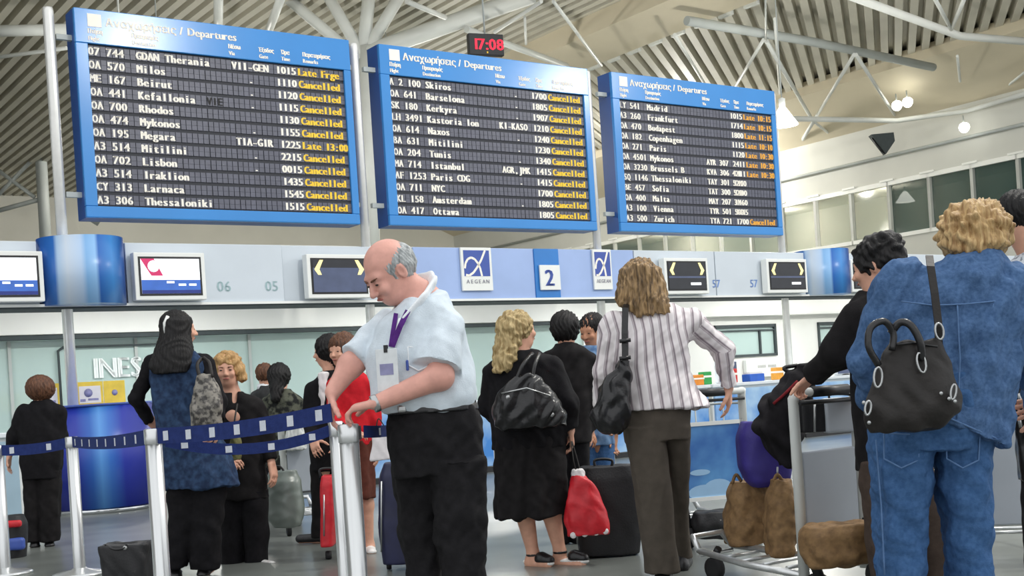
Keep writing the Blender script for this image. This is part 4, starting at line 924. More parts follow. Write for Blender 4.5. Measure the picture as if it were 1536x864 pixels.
q = simple_back(490, 9.6, 'woman with long black hair and white blouse under black coat, behind the barrier', 492, 527, (-.94, .2, -.08), [(556, 482, 508, .08), (572, 466, 518, .12), (640, 463, 520, .13), (705, 466, 518, .14)], [[(695, 466, 494, .1), (806, 468, 490, .08)], [(695, 490, 518, .1), (806, 493, 516, .08)]], 'blk', 'blk2', 'h_black', lambda p, s: (long_hair(p, s), s.cap(p.hp(.05, -.03, -.02), p.hp(.06, -.04, -.2), .055, .04, .03)), arms=[((470, 585), (462, 630), (470, 660, -.15)), ((514, 585), (521, 630), (516, 664, -.1))], h=.01)
s = Solid(); s.loft(q.rows([(558, 477, 497, .07, -.06), (585, 478, 495, .09, -.055), (612, 481, 492, .08, -.05)]), .02); q.put(s, 'blouse', 'whitecl', fold=.004, wl=.06)
# woman in red
p = Person(538, 8.9, 'woman in a red top and brown skirt half hidden behind the bald man', .01, .98); j = p.j
p.head(j(514, 526), (-.5, -.8, -.1), neck=j(520, 560)); p.torso(j(536, 668), j(528, 600), (-.9, .4, 0)); p.limb(j(502, 580), j(500, 625, -.1), j(520, 645, -.25)); p.hand(j(520, 645, -.25), (.9, -.2, -.2), (0, 0, -1), 1, .4); p.limb(j(556, 580), j(562, 630), j(566, 668)); p.hand(j(566, 668), (0, 0, -1), (-1, 0, 0), 1, .4)
p.leg(j(526, 690), j(530, 758), j(536, 818), j(528, 828, -.14), (.06,.05,.032)); p.leg(j(548, 690), j(550, 758), j(554, 818), j(558, 829, -.15), (.06,.05,.032)); p.done()
s = Solid(); s.loft(p.rows([(556, 512, 540, .08), (572, 500, 558, .11), (620, 502, 560, .12), (668, 510, 560, .13)]), .03); s.chain([j(502, 578), j(500, 625, -.1), j(518, 643, -.24)], [.06, .05, .042], .03, cut=(0, 1)); s.chain([j(556, 578), j(562, 630), j(566, 664)], [.06, .05, .042], .03, cut=(0, 1)); p.put(s, 'red_top', 'redtop', fold=.004)
s = Solid(); s.loft(p.rows([(660, 511, 560, .12), (748, 514, 564, .14)]), .02); p.put(s, 'skirt', 'brownskirt', fold=.006, wl=.1, aniso=(1, 1, .2))
s = Solid(); bob_hair(p, s); p.put(s, 'hair', 'h_brown', extra=p.hair_extra())
for a, t in ((j(536, 818), j(528, 829, -.14)), (j(554, 818), j(558, 830, -.15))): p.shoe(a, t, 'shoe_w')

# ---- blonde woman in black with bare calves
p = Person(812, 7.6, 'woman with wavy blonde hair in black cardigan and skirt, bare calves', .008, .98); j = p.j
p.head(j(777, 497), (.86, .48, .06), neck=j(782, 538)); p.torso(j(795, 665), j(786, 590), (.9, -.4, 0)); p.limb(j(830, 555), j(850, 605, -.05), j(856, 645, -.02)); p.hand(j(856, 645, -.02), (.05, .1, -1), (-1, 0, 0), 1, .55); p.limb(j(742, 558), j(732, 610, .1), j(760, 640, .25)); p.hand(j(760, 640, .25), (.9, .3, 0), (0, 0, -1), 1, .4)
p.leg(j(775, 690), j(786, 765), j(800, 832, .03), j(822, 846, -.06), (.085, .062, .036)); p.leg(j(825, 690), j(826, 765), j(840, 828, .03), j(872, 846, -.06), (.085, .062, .036)); p.done()
s = Solid(); s.loft(p.rows([(526, 764, 808, .085), (540, 742, 834, .115), (590, 732, 848, .14), (640, 735, 850, .15), (672, 737, 850, .15)]), .03); s.chain([j(830, 553), j(851, 605, -.05), j(856, 642, -.02)], [.07, .06, .05], .04, cut=(0, 1)); s.chain([j(744, 556), j(733, 610, .1), j(758, 638, .24)], [.07, .06, .05], .04, cut=(0, 1)); p.put(s, 'cardigan', 'blk', fold=.006, wl=.12, seed=12)
s = Solid(); s.loft(p.rows([(655, 738, 848, .14), (700, 740, 848, .16), (745, 742, 850, .17), (774, 744, 852, .175)]), .02); p.put(s, 'skirt', 'blk2', fold=.010, wl=.11, aniso=(1.4, 1, .15), seed=13)
for a, t in ((j(800, 832, .03), j(824, 850, -.06)), (j(840, 828, .03), j(876, 848, -.06))):
    A_, T_ = A3(a), A3(t); v = nrm((T_ - A_) * (1, 1, 0)); hl = A_ - v * .045
    s = Solid(); s.cap((hl[0], hl[1], .022), (T_[0], T_[1], .02), .036, .034, .01, side=np.cross(v, (0, 0, 1)), flat=.5); s.plane((0, 0, 0), (0, 0, -1)); so = p.put(s, 'shoe_sole', 'shoe_w', .007)
    s = Solid(); s.cap((T_ - v * .06) * (1, 1, 0) + (0, 0, .045), T_ * (1, 1, 0) + (0, 0, .035), .045, .036, .01); s.plane((0, 0, .028), (0, 0, -1)); p.put(s, 'shoe_upper', 'shoe_k', .007); s = Solid(); s.cap(A_ + (0, 0, -.01), A_ + (0, 0, .008), .045, .045, 0, cut=(1, 1)); p.put(s, 'ankle_strap', 'shoe_k', .006)
s = Solid(); s.ell(p.hp(0, -.02, .028), (.094, .112, .104), p.hf[1]); s.ell(p.hp(0, .135, -.04), (.075, .085, .10), p.hf[1], .02, 's'); s.loft(p.rows([(488, 748, 786, .085, -.02), (515, 742, 782, .09, -.03), (540, 738, 776, .075, -.07), (558, 740, 768, .04, -.1)]), .03); p.put(s, 'hair', 'h_bb', .007, fold=.007, wl=.06, seed=3, extra=p.hair_extra(.004, 24))
simple_back(860, 8.6, 'person with a black rounded haircut and black jacket, back turned, beside the wavy blonde', 848, 495, (.2, .97, -.05), [(514, 834, 864, .08), (528, 820, 884, .12), (600, 816, 888, .13), (665, 820, 888, .14)], [[(655, 822, 856, .1), (815, 830, 856, .08)], [(655, 852, 886, .1), (815, 858, 884, .08)]], 'blk2', 'blk', 'h_black', bob_hair, arms=[((822, 540), (814, 600), (826, 640, .15)), ((882, 540), (890, 600), (886, 648, .05))], sc=.97, h=.009)
q = simple_back(905, 9.3, 'dark-haired man in a light denim shirt looking down to the left', 888, 495, (-.55, -.70, -.30), [(518, 874, 908, .08), (534, 862, 922, .12), (600, 860, 924, .13), (668, 864, 922, .13)], [[(658, 865, 896, .1), (800, 868, 892, .08)], [(658, 892, 922, .1), (800, 896, 918, .08)]], 'denim_light', 'jeans', 'h_black', short_hair, arms=[((866, 550), (862, 605, -.1), (880, 640, -.2)), ((918, 550), (926, 605), (922, 650))], h=.009, skin='skin_tan')

# ---- fair-haired woman in striped blazer
p = Person(995, 6.8, 'fair-haired woman in white striped blazer and taupe trousers, back turned', .007, 1.02); j = p.j
p.head(j(962, 425), (.22, .97, -.1), neck=j(972, 466), eyes=True); p.torso(j(985, 630), j(975, 540), (.97, -.22, 0)); p.limb(j(920, 488), j(904, 558, .05), j(904, 612, .18)); p.hand(j(904, 612, .18), (0, .3, -1), (1, 0, 0), 1, .4); eR, wR = j(1083, 522, .12), j(1093, 582, .22); p.limb(j(1036, 484), eR, wR); p.hand(wR, (.0, .2, -1), (-.9, .3, 0), -1, .35)
p.leg(j(965, 660, -.02), j(985, 750, -.04), j(994, 848, -.02), j(1000, 862, .16)); p.leg(j(1014, 660, .02), j(1019, 750, .19), j(1022, 832, .33), j(1030, 842, .47)); p.done()
s = Solid(); s.loft(p.rows([(456, 952, 1000, .08), (468, 926, 1034, .11), (485, 914, 1044, .125), (520, 918, 1034, .135), (560, 926, 1034, .135), (590, 930, 1048, .15), (613, 935, 1064, .17)]), .03); s.chain([j(920, 486), j(904, 556, .05), j(904, 608, .17)], [.066, .058, .052], .04, cut=(0, 1)); s.chain([j(1034, 482), eR, wR + (eR - wR) * .05], [.068, .060, .05], .045, cut=(0, 1))
def band(V):
    zc = V[:, 2]; hw = np.interp(zc, [j(0, 613)[2], j(0, 560)[2], j(0, 480)[2]], [.245, .205, .24]); cxx = np.interp(zc, [j(1000, 613)[2], j(980, 470)[2]], [j(1000, 613)[0], j(980, 470)[0]])
    t = (V[:, 0] - cxx) / hw * 4.6 + 40.2
    d = nrm(eR - j(1034, 482)); q = V - j(1034, 482); al = q @ d; pr = q - al[:, None] * d; m = (al > .03) & (np.linalg.norm(pr, axis=1) < .1); t[m] = 40.3 + pr[m] @ np.cross(d, (0, 1, 0)) * 22
    d = nrm(wR - eR); q = V - eR; al = q @ d; pr = q - al[:, None] * d; m = (al > .0) & (np.linalg.norm(pr, axis=1) < .08); t[m] = 40.3 + pr[m] @ np.cross(d, (0, 1, 0)) * 22
    return t
p.put(s, 'blazer', 'blazer', fold=.009, wl=.13, aniso=(1.2, 1, .5), seed=21, attr=band, extra=lambda V: wrinkle(V, .003, .06, (1, 1, 1), 23))
s = Solid(); s.loft(p.rows([(600, 938, 1036, .13), (632, 935, 1036, .14), (660, 938, 1035, .13)]), .02); s.loft(p.rows([(640, 936, 996, .12, -.02), (720, 950, 1005, .105, -.04), (800, 961, 1012, .095, -.04), (858, 967, 1020, .1, -.02)]), .01); s.loft(p.rows([(640, 992, 1036, .11), (710, 1004, 1034, .085, .10), (780, 1008, 1032, .08, .24), (836, 1006, 1038, .085, .34)]), .01); p.put(s, 'trousers', 'taupe', fold=.004, wl=.16, aniso=(1.4, 1, .4), seed=22)
p.shoe(j(994, 848, -.02), j(1000, 862, .16), 'shoe_k'); p.shoe(j(1022, 832, .3), j(1030, 843, .45), 'shoe_k')
s = Solid(); s.ell(p.hp(0, -.02, .03), (.098, .115, .105), p.hf[1]); s.ell(p.hp(0, .135, -.04), (.072, .085, .11), p.hf[1], .02, 's'); s.loft(p.rows([(405, 932, 990, .09, -.02), (430, 925, 996, .1, -.03), (448, 922, 1002, .085, -.05), (460, 935, 1006, .06, -.08), (472, 958, 1006, .04, -.1)]), .03); p.put(s, 'hair', 'h_mix', .006, fold=.006, wl=.05, aniso=(1.3, 1, .25), seed=5, extra=p.hair_extra(.004, 34, 1.2))

# ---- dark-haired woman pushing the luggage trolley
p = Person(1335, 5.55, 'woman with short black hair in a black jacket pushing a luggage trolley', .008, 1.0); j = p.j
p.head(j(1316, 398), (-.78, .55, -.22), neck=j(1318, 448)); p.torso(j(1338, 640), j(1332, 530), (.6, .75, 0)); e1, w1 = j(1256, 528, -.05), j(1218, 566, .12); p.limb(j(1290, 478, -.1), e1, w1); p.hand(w1, (-.5, .5, -.5), (-.3, .2, -1), 1, 1.0, .9); p.limb(j(1372, 480, .1), j(1378, 550, .2), j(1335, 585, .35)); p.hand(j(1335, 585, .35), (-.9, .3, -.2), (0, .2, -1), -1, .7)
p.leg(j(1315, 690, -.05), j(1322, 790, -.05), j(1332, 880, 0), j(1318, 900, .12)); p.leg(j(1372, 690, .1), j(1390, 790, .15), j(1402, 880, .2), j(1392, 892, .34)); p.done()
s = Solid(); s.loft(p.rows([(436, 1292, 1345, .09), (452, 1276, 1372, .12), (480, 1266, 1388, .14), (540, 1276, 1388, .15), (620, 1280, 1388, .16), (704, 1286, 1388, .16)]), .03); s.chain([j(1288, 476, -.1), e1, w1 + (e1 - w1) * .05], [.078, .068, .055], .05, cut=(0, 1)); s.chain([j(1372, 480, .1), j(1378, 550, .2), j(1338, 584, .34)], [.075, .062, .052], .04, cut=(0, 1)); p.put(s, 'jacket', 'blk2', fold=.006, wl=.13, seed=31)
s = Solid(); s.loft(p.rows([(690, 1288, 1345, .12, -.03), (790, 1298, 1346, .1, -.03), (888, 1308, 1352, .09, 0)]), .02); s.loft(p.rows([(690, 1335, 1392, .12, .08), (790, 1366, 1420, .1, .13), (880, 1380, 1426, .09, .2)]), .02); p.put(s, 'trousers', 'brown_trs', fold=.004, wl=.15, seed=32)
p.shoe(j(1332, 880), j(1318, 900, .12), 'shoe_k'); p.shoe(j(1402, 876, .2), j(1392, 892, .34), 'shoe_k')
s = Solid(); short_hair(p, s, 1.1); s.ell(p.hp(0, -.05, .075), (.075, .08, .06), p.hf[1], .03); s.ell(p.hp(0, -.07, -.03), (.07, .06, .07), p.hf[1], .03); p.put(s, 'hair', 'h_black', .006, fold=.008, wl=.05, seed=33)

# ---- large blonde woman in denim
p = Person(1400, 4.55, 'blonde woman in blue denim jacket and jeans, back turned, nearest at right', .007, 1.02); j = p.j
p.head(j(1464, 360, .05), (.42, .86, -.28), neck=j(1462, 402, .02)); p.torso(j(1398, 610), j(1428, 480), (.97, -.2, 0), .1, .14); eL, wL = j(1306, 540, .06), j(1312, 600, .3); p.limb(j(1352, 424), eL, wL); p.hand(wL, (.2, .9, -.3), (1, 0, 0), 1, .5); p.limb(j(1530, 440), j(1568, 550, .1), j(1560, 600, .32)); p.hand(j(1560, 600, .32), (-.2, .9, -.3), (-1, 0, 0), -1, .5)
p.leg(j(1352, 680), j(1353, 830), j(1352, 990, .04), j(1345, 1020, .2), (.065, .05, .035)); p.leg(j(1442, 680), j(1448, 830), j(1458, 990, .04), j(1465, 1020, .2), (.065, .05, .035)); p.done()
s = Solid(); s.loft(p.rows([(382, 1420, 1496, .09), (394, 1392, 1512, .11), (408, 1352, 1534, .14), (440, 1334, 1546, .165), (490, 1330, 1546, .17), (540, 1330, 1534, .17), (600, 1318, 1516, .18), (672, 1310, 1512, .19)]), .03); a, b = j(1345, 596, -.2), j(1512, 672, -.2); s.plane(a, np.cross(b - a, (0, 1, 0.0)) * (1 if np.cross(b - a, (0, 1, 0.0))[2] < 0 else -1))
s.chain([j(1350, 424), eL, wL + (eL - wL) * .05], [.088, .078, .066], .016, cut=(0, 1)); s.chain([j(1532, 440), j(1568, 550, .1), j(1560, 596, .3)], [.09, .08, .066], .016, cut=(0, 1)); p.put(s, 'denim_jacket', 'denim', fold=.011, wl=.15, aniso=(1.2, 1, .7), seed=41, extra=lambda V: wrinkle(V, .005, .06, (1.3, 1, .6), 44))
JL = [(382, 1420, 1496, .09), (394, 1392, 1512, .11), (408, 1352, 1534, .14), (440, 1334, 1546, .165), (490, 1330, 1546, .17), (540, 1330, 1534, .17), (600, 1318, 1516, .18), (672, 1310, 1512, .19)]
M['stitch'] = clothmat('denim_stitch', '#5d7ca6', var=.1)
p.seam(JL, [(1352, 452), (1400, 458), (1450, 456), (1530, 448)], 'yoke_seam', 'stitch', .003, 8, .008); p.seam(JL, [(1436, 458), (1440, 540), (1436, 628)], 'back_seam', 'stitch', .003, 8, .008); p.seam(JL, [(1490, 456), (1488, 560), (1482, 650)], 'back_seam', 'stitch', .003, 8, .008)
p.seam(JL, [(1380, 606), (1430, 630), (1500, 660)], 'hem_stitching', 'stitch', .004, 8, .008)
s = Solid(); s.loft(p.rows([(380, 1424, 1498, .085), (394, 1414, 1508, .1)]), 0, sm=.001); s.cap(j(1458, 372, .03), j(1462, 410, .02), .075, .075, .0, mode='s'); p.put(s, 'collar', 'denim', .007)
s = Solid(); s.loft(p.rows([(560, 1312, 1492, .16), (620, 1304, 1490, .18), (672, 1304, 1488, .16)]), .02); s.loft(p.rows([(640, 1304, 1398, .15), (720, 1311, 1394, .13), (864, 1320, 1386, .115), (1000, 1318, 1388, .11)]), .012); s.loft(p.rows([(640, 1400, 1488, .15), (720, 1406, 1482, .13), (864, 1424, 1484, .115), (1000, 1425, 1492, .11)]), .012); p.put(s, 'jeans', 'jeans', fold=.009, wl=.14, aniso=(1.1, 1, .9), seed=42, extra=lambda V: wrinkle(V, .004, .06, (.8, 1, 1.3), 45))
LL = [(600, 1308, 1398, .17), (640, 1304, 1398, .16), (720, 1311, 1394, .135), (864, 1320, 1386, .12)]; LR = [(600, 1398, 1488, .17), (640, 1400, 1488, .16), (720, 1406, 1482, .135), (864, 1424, 1484, .12)]
p.seam(LL, [(1326, 650), (1378, 652), (1378, 690), (1352, 702), (1326, 688), (1326, 650)], 'back_pocket', 'stitch', .003, 4, .006); p.seam(LR, [(1420, 650), (1470, 652), (1468, 690), (1444, 702), (1420, 688), (1420, 650)], 'back_pocket', 'stitch', .003, 4, .006)
p.seam(LL, [(1314, 660), (1322, 760), (1327, 862)], 'side_seam', 'stitch', .003, 6, .006); p.seam(LR, [(1480, 660), (1474, 760), (1476, 862)], 'side_seam', 'stitch', .003, 6, .006)
for a, t in ((j(1352, 990, .04), j(1345, 1022, .2)), (j(1458, 990, .04), j(1465, 1022, .2))): p.shoe(a, t, 'shoe_k')
s = Solid(); s.ell(p.hp(0, -.02, .025), (.128, .132, .112), p.hf[1]); s.ell(p.hp(0, -.07, -.04), (.10, .07, .07), p.hf[1], .04); s.ell(p.hp(0, .135, -.05), (.075, .09, .11), p.hf[1], .02, 's'); p.put(s, 'hair', 'h_blonde', .006, fold=.009, wl=.055, seed=43, extra=p.hair_extra(.004, 36))

# ---- man at the right edge
p = Person(1575, 5.7, 'dark-haired man in a grey patterned shirt at the right edge', .009, 1.04); j = p.j
p.head(j(1530, 328), (.6, .75, -.05), neck=j(1548, 380)); p.torso(j(1578, 590), j(1570, 480), (.8, -.5, 0)); p.limb(j(1530, 415), j(1522, 500), j(1535, 570, .15)); p.hand(j(1535, 570, .15), (0, .4, -1), (1, 0, 0), 1, .4); p.limb(j(1622, 415), j(1640, 500), j(1640, 580)); p.hand(j(1640, 580), (0, .2, -1), (-1, 0, 0), 1, .4)
p.leg(j(1560, 630), j(1560, 740), j(1560, 855), j(1568, 872, .18)); p.leg(j(1600, 630), j(1602, 740), j(1604, 855), j(1612, 872, .18)); p.done()
s = Solid(); s.loft(p.rows([(378, 1530, 1575, .09), (395, 1518, 1625, .12), (430, 1516, 1638, .15), (520, 1526, 1636, .15), (610, 1530, 1632, .15)]), .03); s.chain([j(1530, 413), j(1523, 490), j(1528, 520, .05)], [.072, .066, .064], .04, cut=(0, 1)); s.chain([j(1622, 413), j(1640, 500), j(1640, 520)], [.072, .066, .064], .04, cut=(0, 1)); p.put(s, 'shirt', 'patt', fold=.005, seed=51)
s = Solid(); s.loft(p.rows([(595, 1532, 1585, .12), (740, 1536, 1584, .1), (862, 1540, 1582, .09)]), .02); s.loft(p.rows([(595, 1576, 1630, .12), (740, 1580, 1628, .1), (862, 1584, 1626, .09)]), .02); p.put(s, 'trousers', 'trs_black', fold=.004)
p.shoe(j(1560, 855), j(1568, 872, .18), 'shoe_k'); p.shoe(j(1604, 855), j(1612, 872, .18), 'shoe_k')
s = Solid(); short_hair(p, s, 1.02); s.ell(p.hp(0, .02, .14), (.06, .08, .035), p.hf[1], .01, 's'); p.put(s, 'hair', 'h_black', .007, extra=p.hair_extra(.003))

# ================================================================ BARRIERS
M['belt'] = clothmat('barrier_belt', '#27366e', var=.15); M['belt_w'] = clothmat('belt_print', '#d6dbe4', var=.05)
def stanchion(px, py, d, label, r=.04):
    t = P(px, py, d); zt = t.z
    o = empty('barrier_post', (t.x, t.y, 0), label=label, cat='barrier post', group='silver barrier posts')
    MB().lathe([(.185, 0), (.185, .012), (.16, .022), (.06, .04), (.045, .05)], 28).build('base', M['alu'], o)
    n = 24; mb = MB(); vs = []; fs = []
    for z in (.04, zt - .07):
        for k in range(n):
            w = 2 * math.pi * k / n; rr = r * (1 - .06 * (k % 3 == 0)); vs.append((rr * math.cos(w), rr * math.sin(w), z))
    for k in range(n): fs.append((k, (k + 1) % n, n + (k + 1) % n, n + k))
    fs.append(tuple(range(n, 2 * n))); mb.add(vs, fs, True).build('post', M['alu'], o)
    MB().lathe([(r * 1.02, zt - .075), (r * 1.08, zt - .07), (r * 1.08, zt - .005), (r * .9, zt)], 20).build('belt_head', M['alu'], o)
    MB().box(r * .9, r * 1.25, -.012, .012, zt - .065, zt - .01).build('belt_slot', M['black'], o)
    return o, Vector((t.x, t.y, zt - .035))
def belt(o, a, b, w=.075, sag=.02, n=10, step=.30):
    """belt from head a to head b, a part of post o"""
    o_ = o.location; a, b = Vector(a) - o_, Vector(b) - o_; pts = [a.lerp(b, i / n) - Vector((0, 0, sag * 4 * (i / n) * (1 - i / n))) for i in range(n + 1)]
    bo = MB().strip(pts, w, .004, (0, 0, 1)).build('belt', M['belt'], o); L = (b - a).length; k = int(L / step); dirv = (b - a).normalized(); nv = Vector((dirv.y, -dirv.x, 0)).normalized()
    if nv.y > 0: nv = -nv
    for i in range(k):
        t = (i + .6) / k; c = a.lerp(b, t) - Vector((0, 0, sag * 4 * t * (1 - t))) + nv * .004; h = w * .30
        MB().add([c - dirv * h - Vector((0, 0, h)), c + dirv * h - Vector((0, 0, h)), c + dirv * h + Vector((0, 0, h)), c - dirv * h + Vector((0, 0, h))], [(0, 1, 2, 3)]).build('printed_mark', M['belt_w'], bo)
pA, hA = stanchion(107, 655, 8.6, 'thin-looking silver barrier post in front of the round blue desk')
pB, hB = stanchion(229, 643, 6.0, 'thick silver barrier post in front of the denim waistcoat')
pC, hC = stanchion(522, 636, 5.02, 'nearest silver barrier post under the bald man\'s hands')
pD, hD = stanchion(503, 632, 6.4, 'silver barrier post just behind the one the bald man leans on', .036)
pE, hE = stanchion(-4, 668, 8.9, 'silver barrier post cut by the left edge')
belt(pA, hA, hE); belt(pA, hA, hB); belt(pB, hB, P(497, 619, 5.06), w=.075, step=.19); belt(pD, hD, hB + Vector((.05, .04, -.03)), w=.055, step=.19, sag=.07); belt(pC, hC + Vector((.06, .02, 0)), P(640, 628, 6.2), w=.05)

# ================================================================ BAGS AND LUGGAGE
M['bag_blue'] = mat('bag_indigo', '#33287e', .6, var=.15, scale=10, bump=.2, bscale=80); M['bag_brown'] = mat('bag_brown', '#93734c', .75, col2='#6f5435', scale=28, bump=.4, bscale=50); M['bag_red'] = mat('bag_red', '#c8202c', .45, var=.15, scale=14, bump=.3, bscale=30)
M['bag_green'] = mat('bag_grey_green', '#8b948e', .3, col2='#6a756f', scale=4, bump=.1, bscale=25); M['case_k'] = mat('suitcase_black', '#17171a', .55, var=.3, bump=.2, bscale=90); M['case_n'] = mat('suitcase_navy', '#1d2040', .5, var=.25); M['olive'] = clothmat('olive_pouch', '#6c6a45', var=.2)
M['strap_red'] = clothmat('dark_red_strap', '#6e1c22', var=.2); M['bag_k'] = clothmat('black_backpack', '#1c1a1d', var=.4, scale=16); M['panel'] = mat('trolley_panel', '#b3bac2', .45, var=.06, scale=3); M['ad_sky'] = mat('advert_sky', '#1f57a8', .3, col2='#5f9bd2', scale=3.5, thr=(.35, .68)); M['ad_cloud'] = mat('advert_cloud', '#9cc3e4', .3, var=.04)
M['paperw'] = mat('pleated_white', '#cfd2cf', .5, var=.08, stretch=(90, 90, 2), scale=1)

# grey patterned shoulder bag of the woman in the denim waistcoat
b = Item('handbag', 'bag', 305, 7.98, 'grey patterned handbag tucked under the arm of the woman in denim waistcoat', .008, z=.9); j = b.j
s = Solid(); s.loft(b.rows([(562, 296, 318, .04), (585, 290, 330, .06), (615, 285, 334, .075), (638, 288, 332, .06)]), .02); b.put(s, 'bag_body', 'leather_s', fold=.005, wl=.08)
b.tube([j(300, 568, -.02), j(296, 548, .02), j(302, 538, .1)], .012, 'strap', 'leather_b'); b.tube([j(318, 566, -.02), j(314, 545, .02), j(306, 537, .1)], .012, 'strap', 'leather_b')
b = Item('pouch', 'bag', 352, 8.35, 'small olive pouch hanging in front of the older woman\'s coat', .007, z=.7); j = b.j
s = Solid(); s.loft(b.rows([(652, 347, 358, .03), (668, 344, 363, .04), (690, 346, 361, .035)]), .02); b.put(s, 'bag_body', 'olive', fold=.003, wl=.05); b.tube([j(350, 655), j(352, 630), j(356, 606, .12)], .006, 'strap', 'leather_b')
# shiny black bag of the blonde
b = Item('handbag', 'bag', 792, 7.36, 'large shiny black leather shoulder bag on the wavy blonde\'s back', .008, z=.9); j = b.j
s = Solid(); s.loft(b.rows([(562, 772, 802, .04), (582, 752, 822, .07), (606, 738, 842, .09), (626, 738, 852, .09), (642, 748, 850, .07)]), .03); b.put(s, 'bag_body', 'leather_k', fold=.010, wl=.10, seed=61)
for q in (-1, 1): b.tube([j(786 + q * 12, 570, -.02), j(793 + q * 9, 548, -.0), j(804 + q * 5, 530, .08)], .012, 'strap', 'leather_k')
for x, y in ((762, 596), (800, 592), (828, 622)): MB().lathe([(.012, 0), (.014, .004), (.008, .01)], 10, ax='y').build('stud', M['silver'], b.root, loc=tuple(j(x, y, -.085)))
MB().tube([j(752, 590, -.07), j(790, 582, -.085), j(826, 594, -.08)], .005, 6).build('zip', M['silver'], b.root)
# red carrier bag
b = Item('carrier_bag', 'bag', 880, 7.5, 'bright red carrier bag with white edging held by the wavy blonde', .008, z=.2); j = b.j
s = Solid(); s.loft(b.rows([(712, 858, 878, .035), (722, 855, 888, .05), (750, 849, 903, .075), (780, 848, 913, .08), (802, 852, 914, .07)]), .02); b.put(s, 'bag_body', 'bag_red', fold=.006, wl=.09, aniso=(1.4, 1, .4), seed=62)
s = Solid(); s.loft(b.rows([(704, 858, 876, .03), (716, 857, 879, .04)]), .01); b.put(s, 'white_top', 'whitecl', .007, fold=.005, wl=.04)
for x in (860, 877, 894, 908): MB().lathe([(.016, -.006), (.020, 0), (.016, .006)], 12, ax='y').build('white_scallop', M['whitecl'], b.root, loc=tuple(j(x, 803 - (x - 860) * .13, -.052)))
b.tube([j(864, 706), j(860, 690, -.02), j(857, 662, .02)], .004, 'handle', 'leather_b'); b.tube([j(870, 706), j(866, 690, .02), j(858, 662, .05)], .004, 'handle', 'leather_b')
# black shoulder bag of the striped blazer
b = Item('handbag', 'bag', 918, 6.62, 'black slouchy leather bag hanging from the shoulder of the striped blazer', .007, z=.8); j = b.j
s = Solid(); s.loft(b.rows([(540, 928, 946, .04), (562, 912, 947, .06), (590, 896, 947, .08), (618, 886, 946, .09), (640, 890, 944, .08), (650, 902, 938, .05)]), .03); b.put(s, 'bag_body', 'leather_k', fold=.010, wl=.09, aniso=(1, 1, .6), seed=63)
MB().strip([j(938, 548, -.03), j(937, 500, -.02), j(938, 462, .02), j(942, 452, .12)], .034, .006, (1, 0, 0)).build('strap', M['leather_k'], b.root)
for y in (512, 538): MB().tube([j(929, y, -.04), j(946, y - 2, -.04)], .012, 6).build('strap_knot', M['leather_k'], b.root)
# dark brown bag of the denim woman
b = Item('handbag', 'bag', 1372, 4.27, 'dark brown leather handbag with silver buckles on the denim jacket\'s back', .006, z=.8); j = b.j
s = Solid(); s.loft(b.rows([(512, 1336, 1408, .04), (535, 1322, 1420, .055), (575, 1306, 1432, .075), (605, 1296, 1444, .085), (628, 1296, 1440, .08), (646, 1310, 1400, .06)]), .03, sm=.05); b.put(s, 'bag_body', 'leather_b', fold=.005, wl=.10, aniso=(1, 1, .6), seed=64)
b.tube([j(1318, 548, -.06), j(1303, 520, -.07), j(1306, 492, -.06), j(1326, 482, -.05), j(1340, 500, -.04), j(1338, 525, -.05)], .012, 'handle', 'leather_k', 10); b.tube([j(1336, 500, -.03), j(1350, 484, -.05), j(1366, 488, -.07), j(1380, 512, -.08), j(1384, 540, -.07)], .013, 'handle', 'leather_k', 10)
MB().strip([j(1408, 520, -.02), j(1408, 490, -.03), j(1402, 440, -.01), j(1396, 400, .03), j(1394, 384, .12)], .026, .006, (1, 0, 0)).build('shoulder_strap', M['leather_b'], b.root)
def ringlink(x, y, hgt, wd, dd, tilt=0.0):
    c = j(x, y, dd); pts = [c + A3((wd * math.cos(a) * math.cos(tilt) - hgt * math.sin(a) * math.sin(tilt), 0, wd * math.cos(a) * math.sin(tilt) + hgt * math.sin(a) * math.cos(tilt))) for a in np.linspace(0, 2 * math.pi, 15)]
    MB().tube([Vector(q) for q in pts], .0042, 7, caps=False).build('buckle', M['silver'], b.root)
ringlink(1382, 544, .034, .014, -.08, .15); ringlink(1317, 566, .034, .014, -.078, -.1); ringlink(1409, 497, .028, .014, -.05, .1); ringlink(1430, 588, .026, .009, -.08, -.2); ringlink(1302, 612, .024, .010, -.085, -.2)
for x, y in ((1412, 590), (1424, 598), (1433, 602), (1296, 604), (1304, 634)): MB().lathe([(.006, 0), (.007, .003), (.003, .006)], 8, ax='y').build('stud', M['silver'], b.root, loc=tuple(j(x, y, -.085)))
MB().tube([j(1334, 518, -.045), j(1370, 514, -.05), j(1406, 520, -.045)], .004, 6).build('zip', M['leather_k'], b.root)
# black bag at the right edge
b = Item('shoulder_bag', 'bag', 1548, 5.25, 'black bag with pale clasps hanging at the right edge', .008, z=.6); j = b.j
s = Solid(); s.loft(b.rows([(560, 1530, 1575, .06), (620, 1522, 1580, .08), (720, 1530, 1578, .08)]), .03); b.put(s, 'bag_body', 'leather_k', fold=.006); MB().strip([j(1540, 570), j(1532, 520, -.02), j(1532, 470, -.02), j(1545, 400, .1)], .03, .006, (1, 0, 0)).build('strap', M['leather_k'], b.root)
for y in (500, 590, 625): MB().tube([j(1528, y, -.06), j(1532, y + 16, -.06)], .008, 6).build('clasp', M['silver'], b.root)
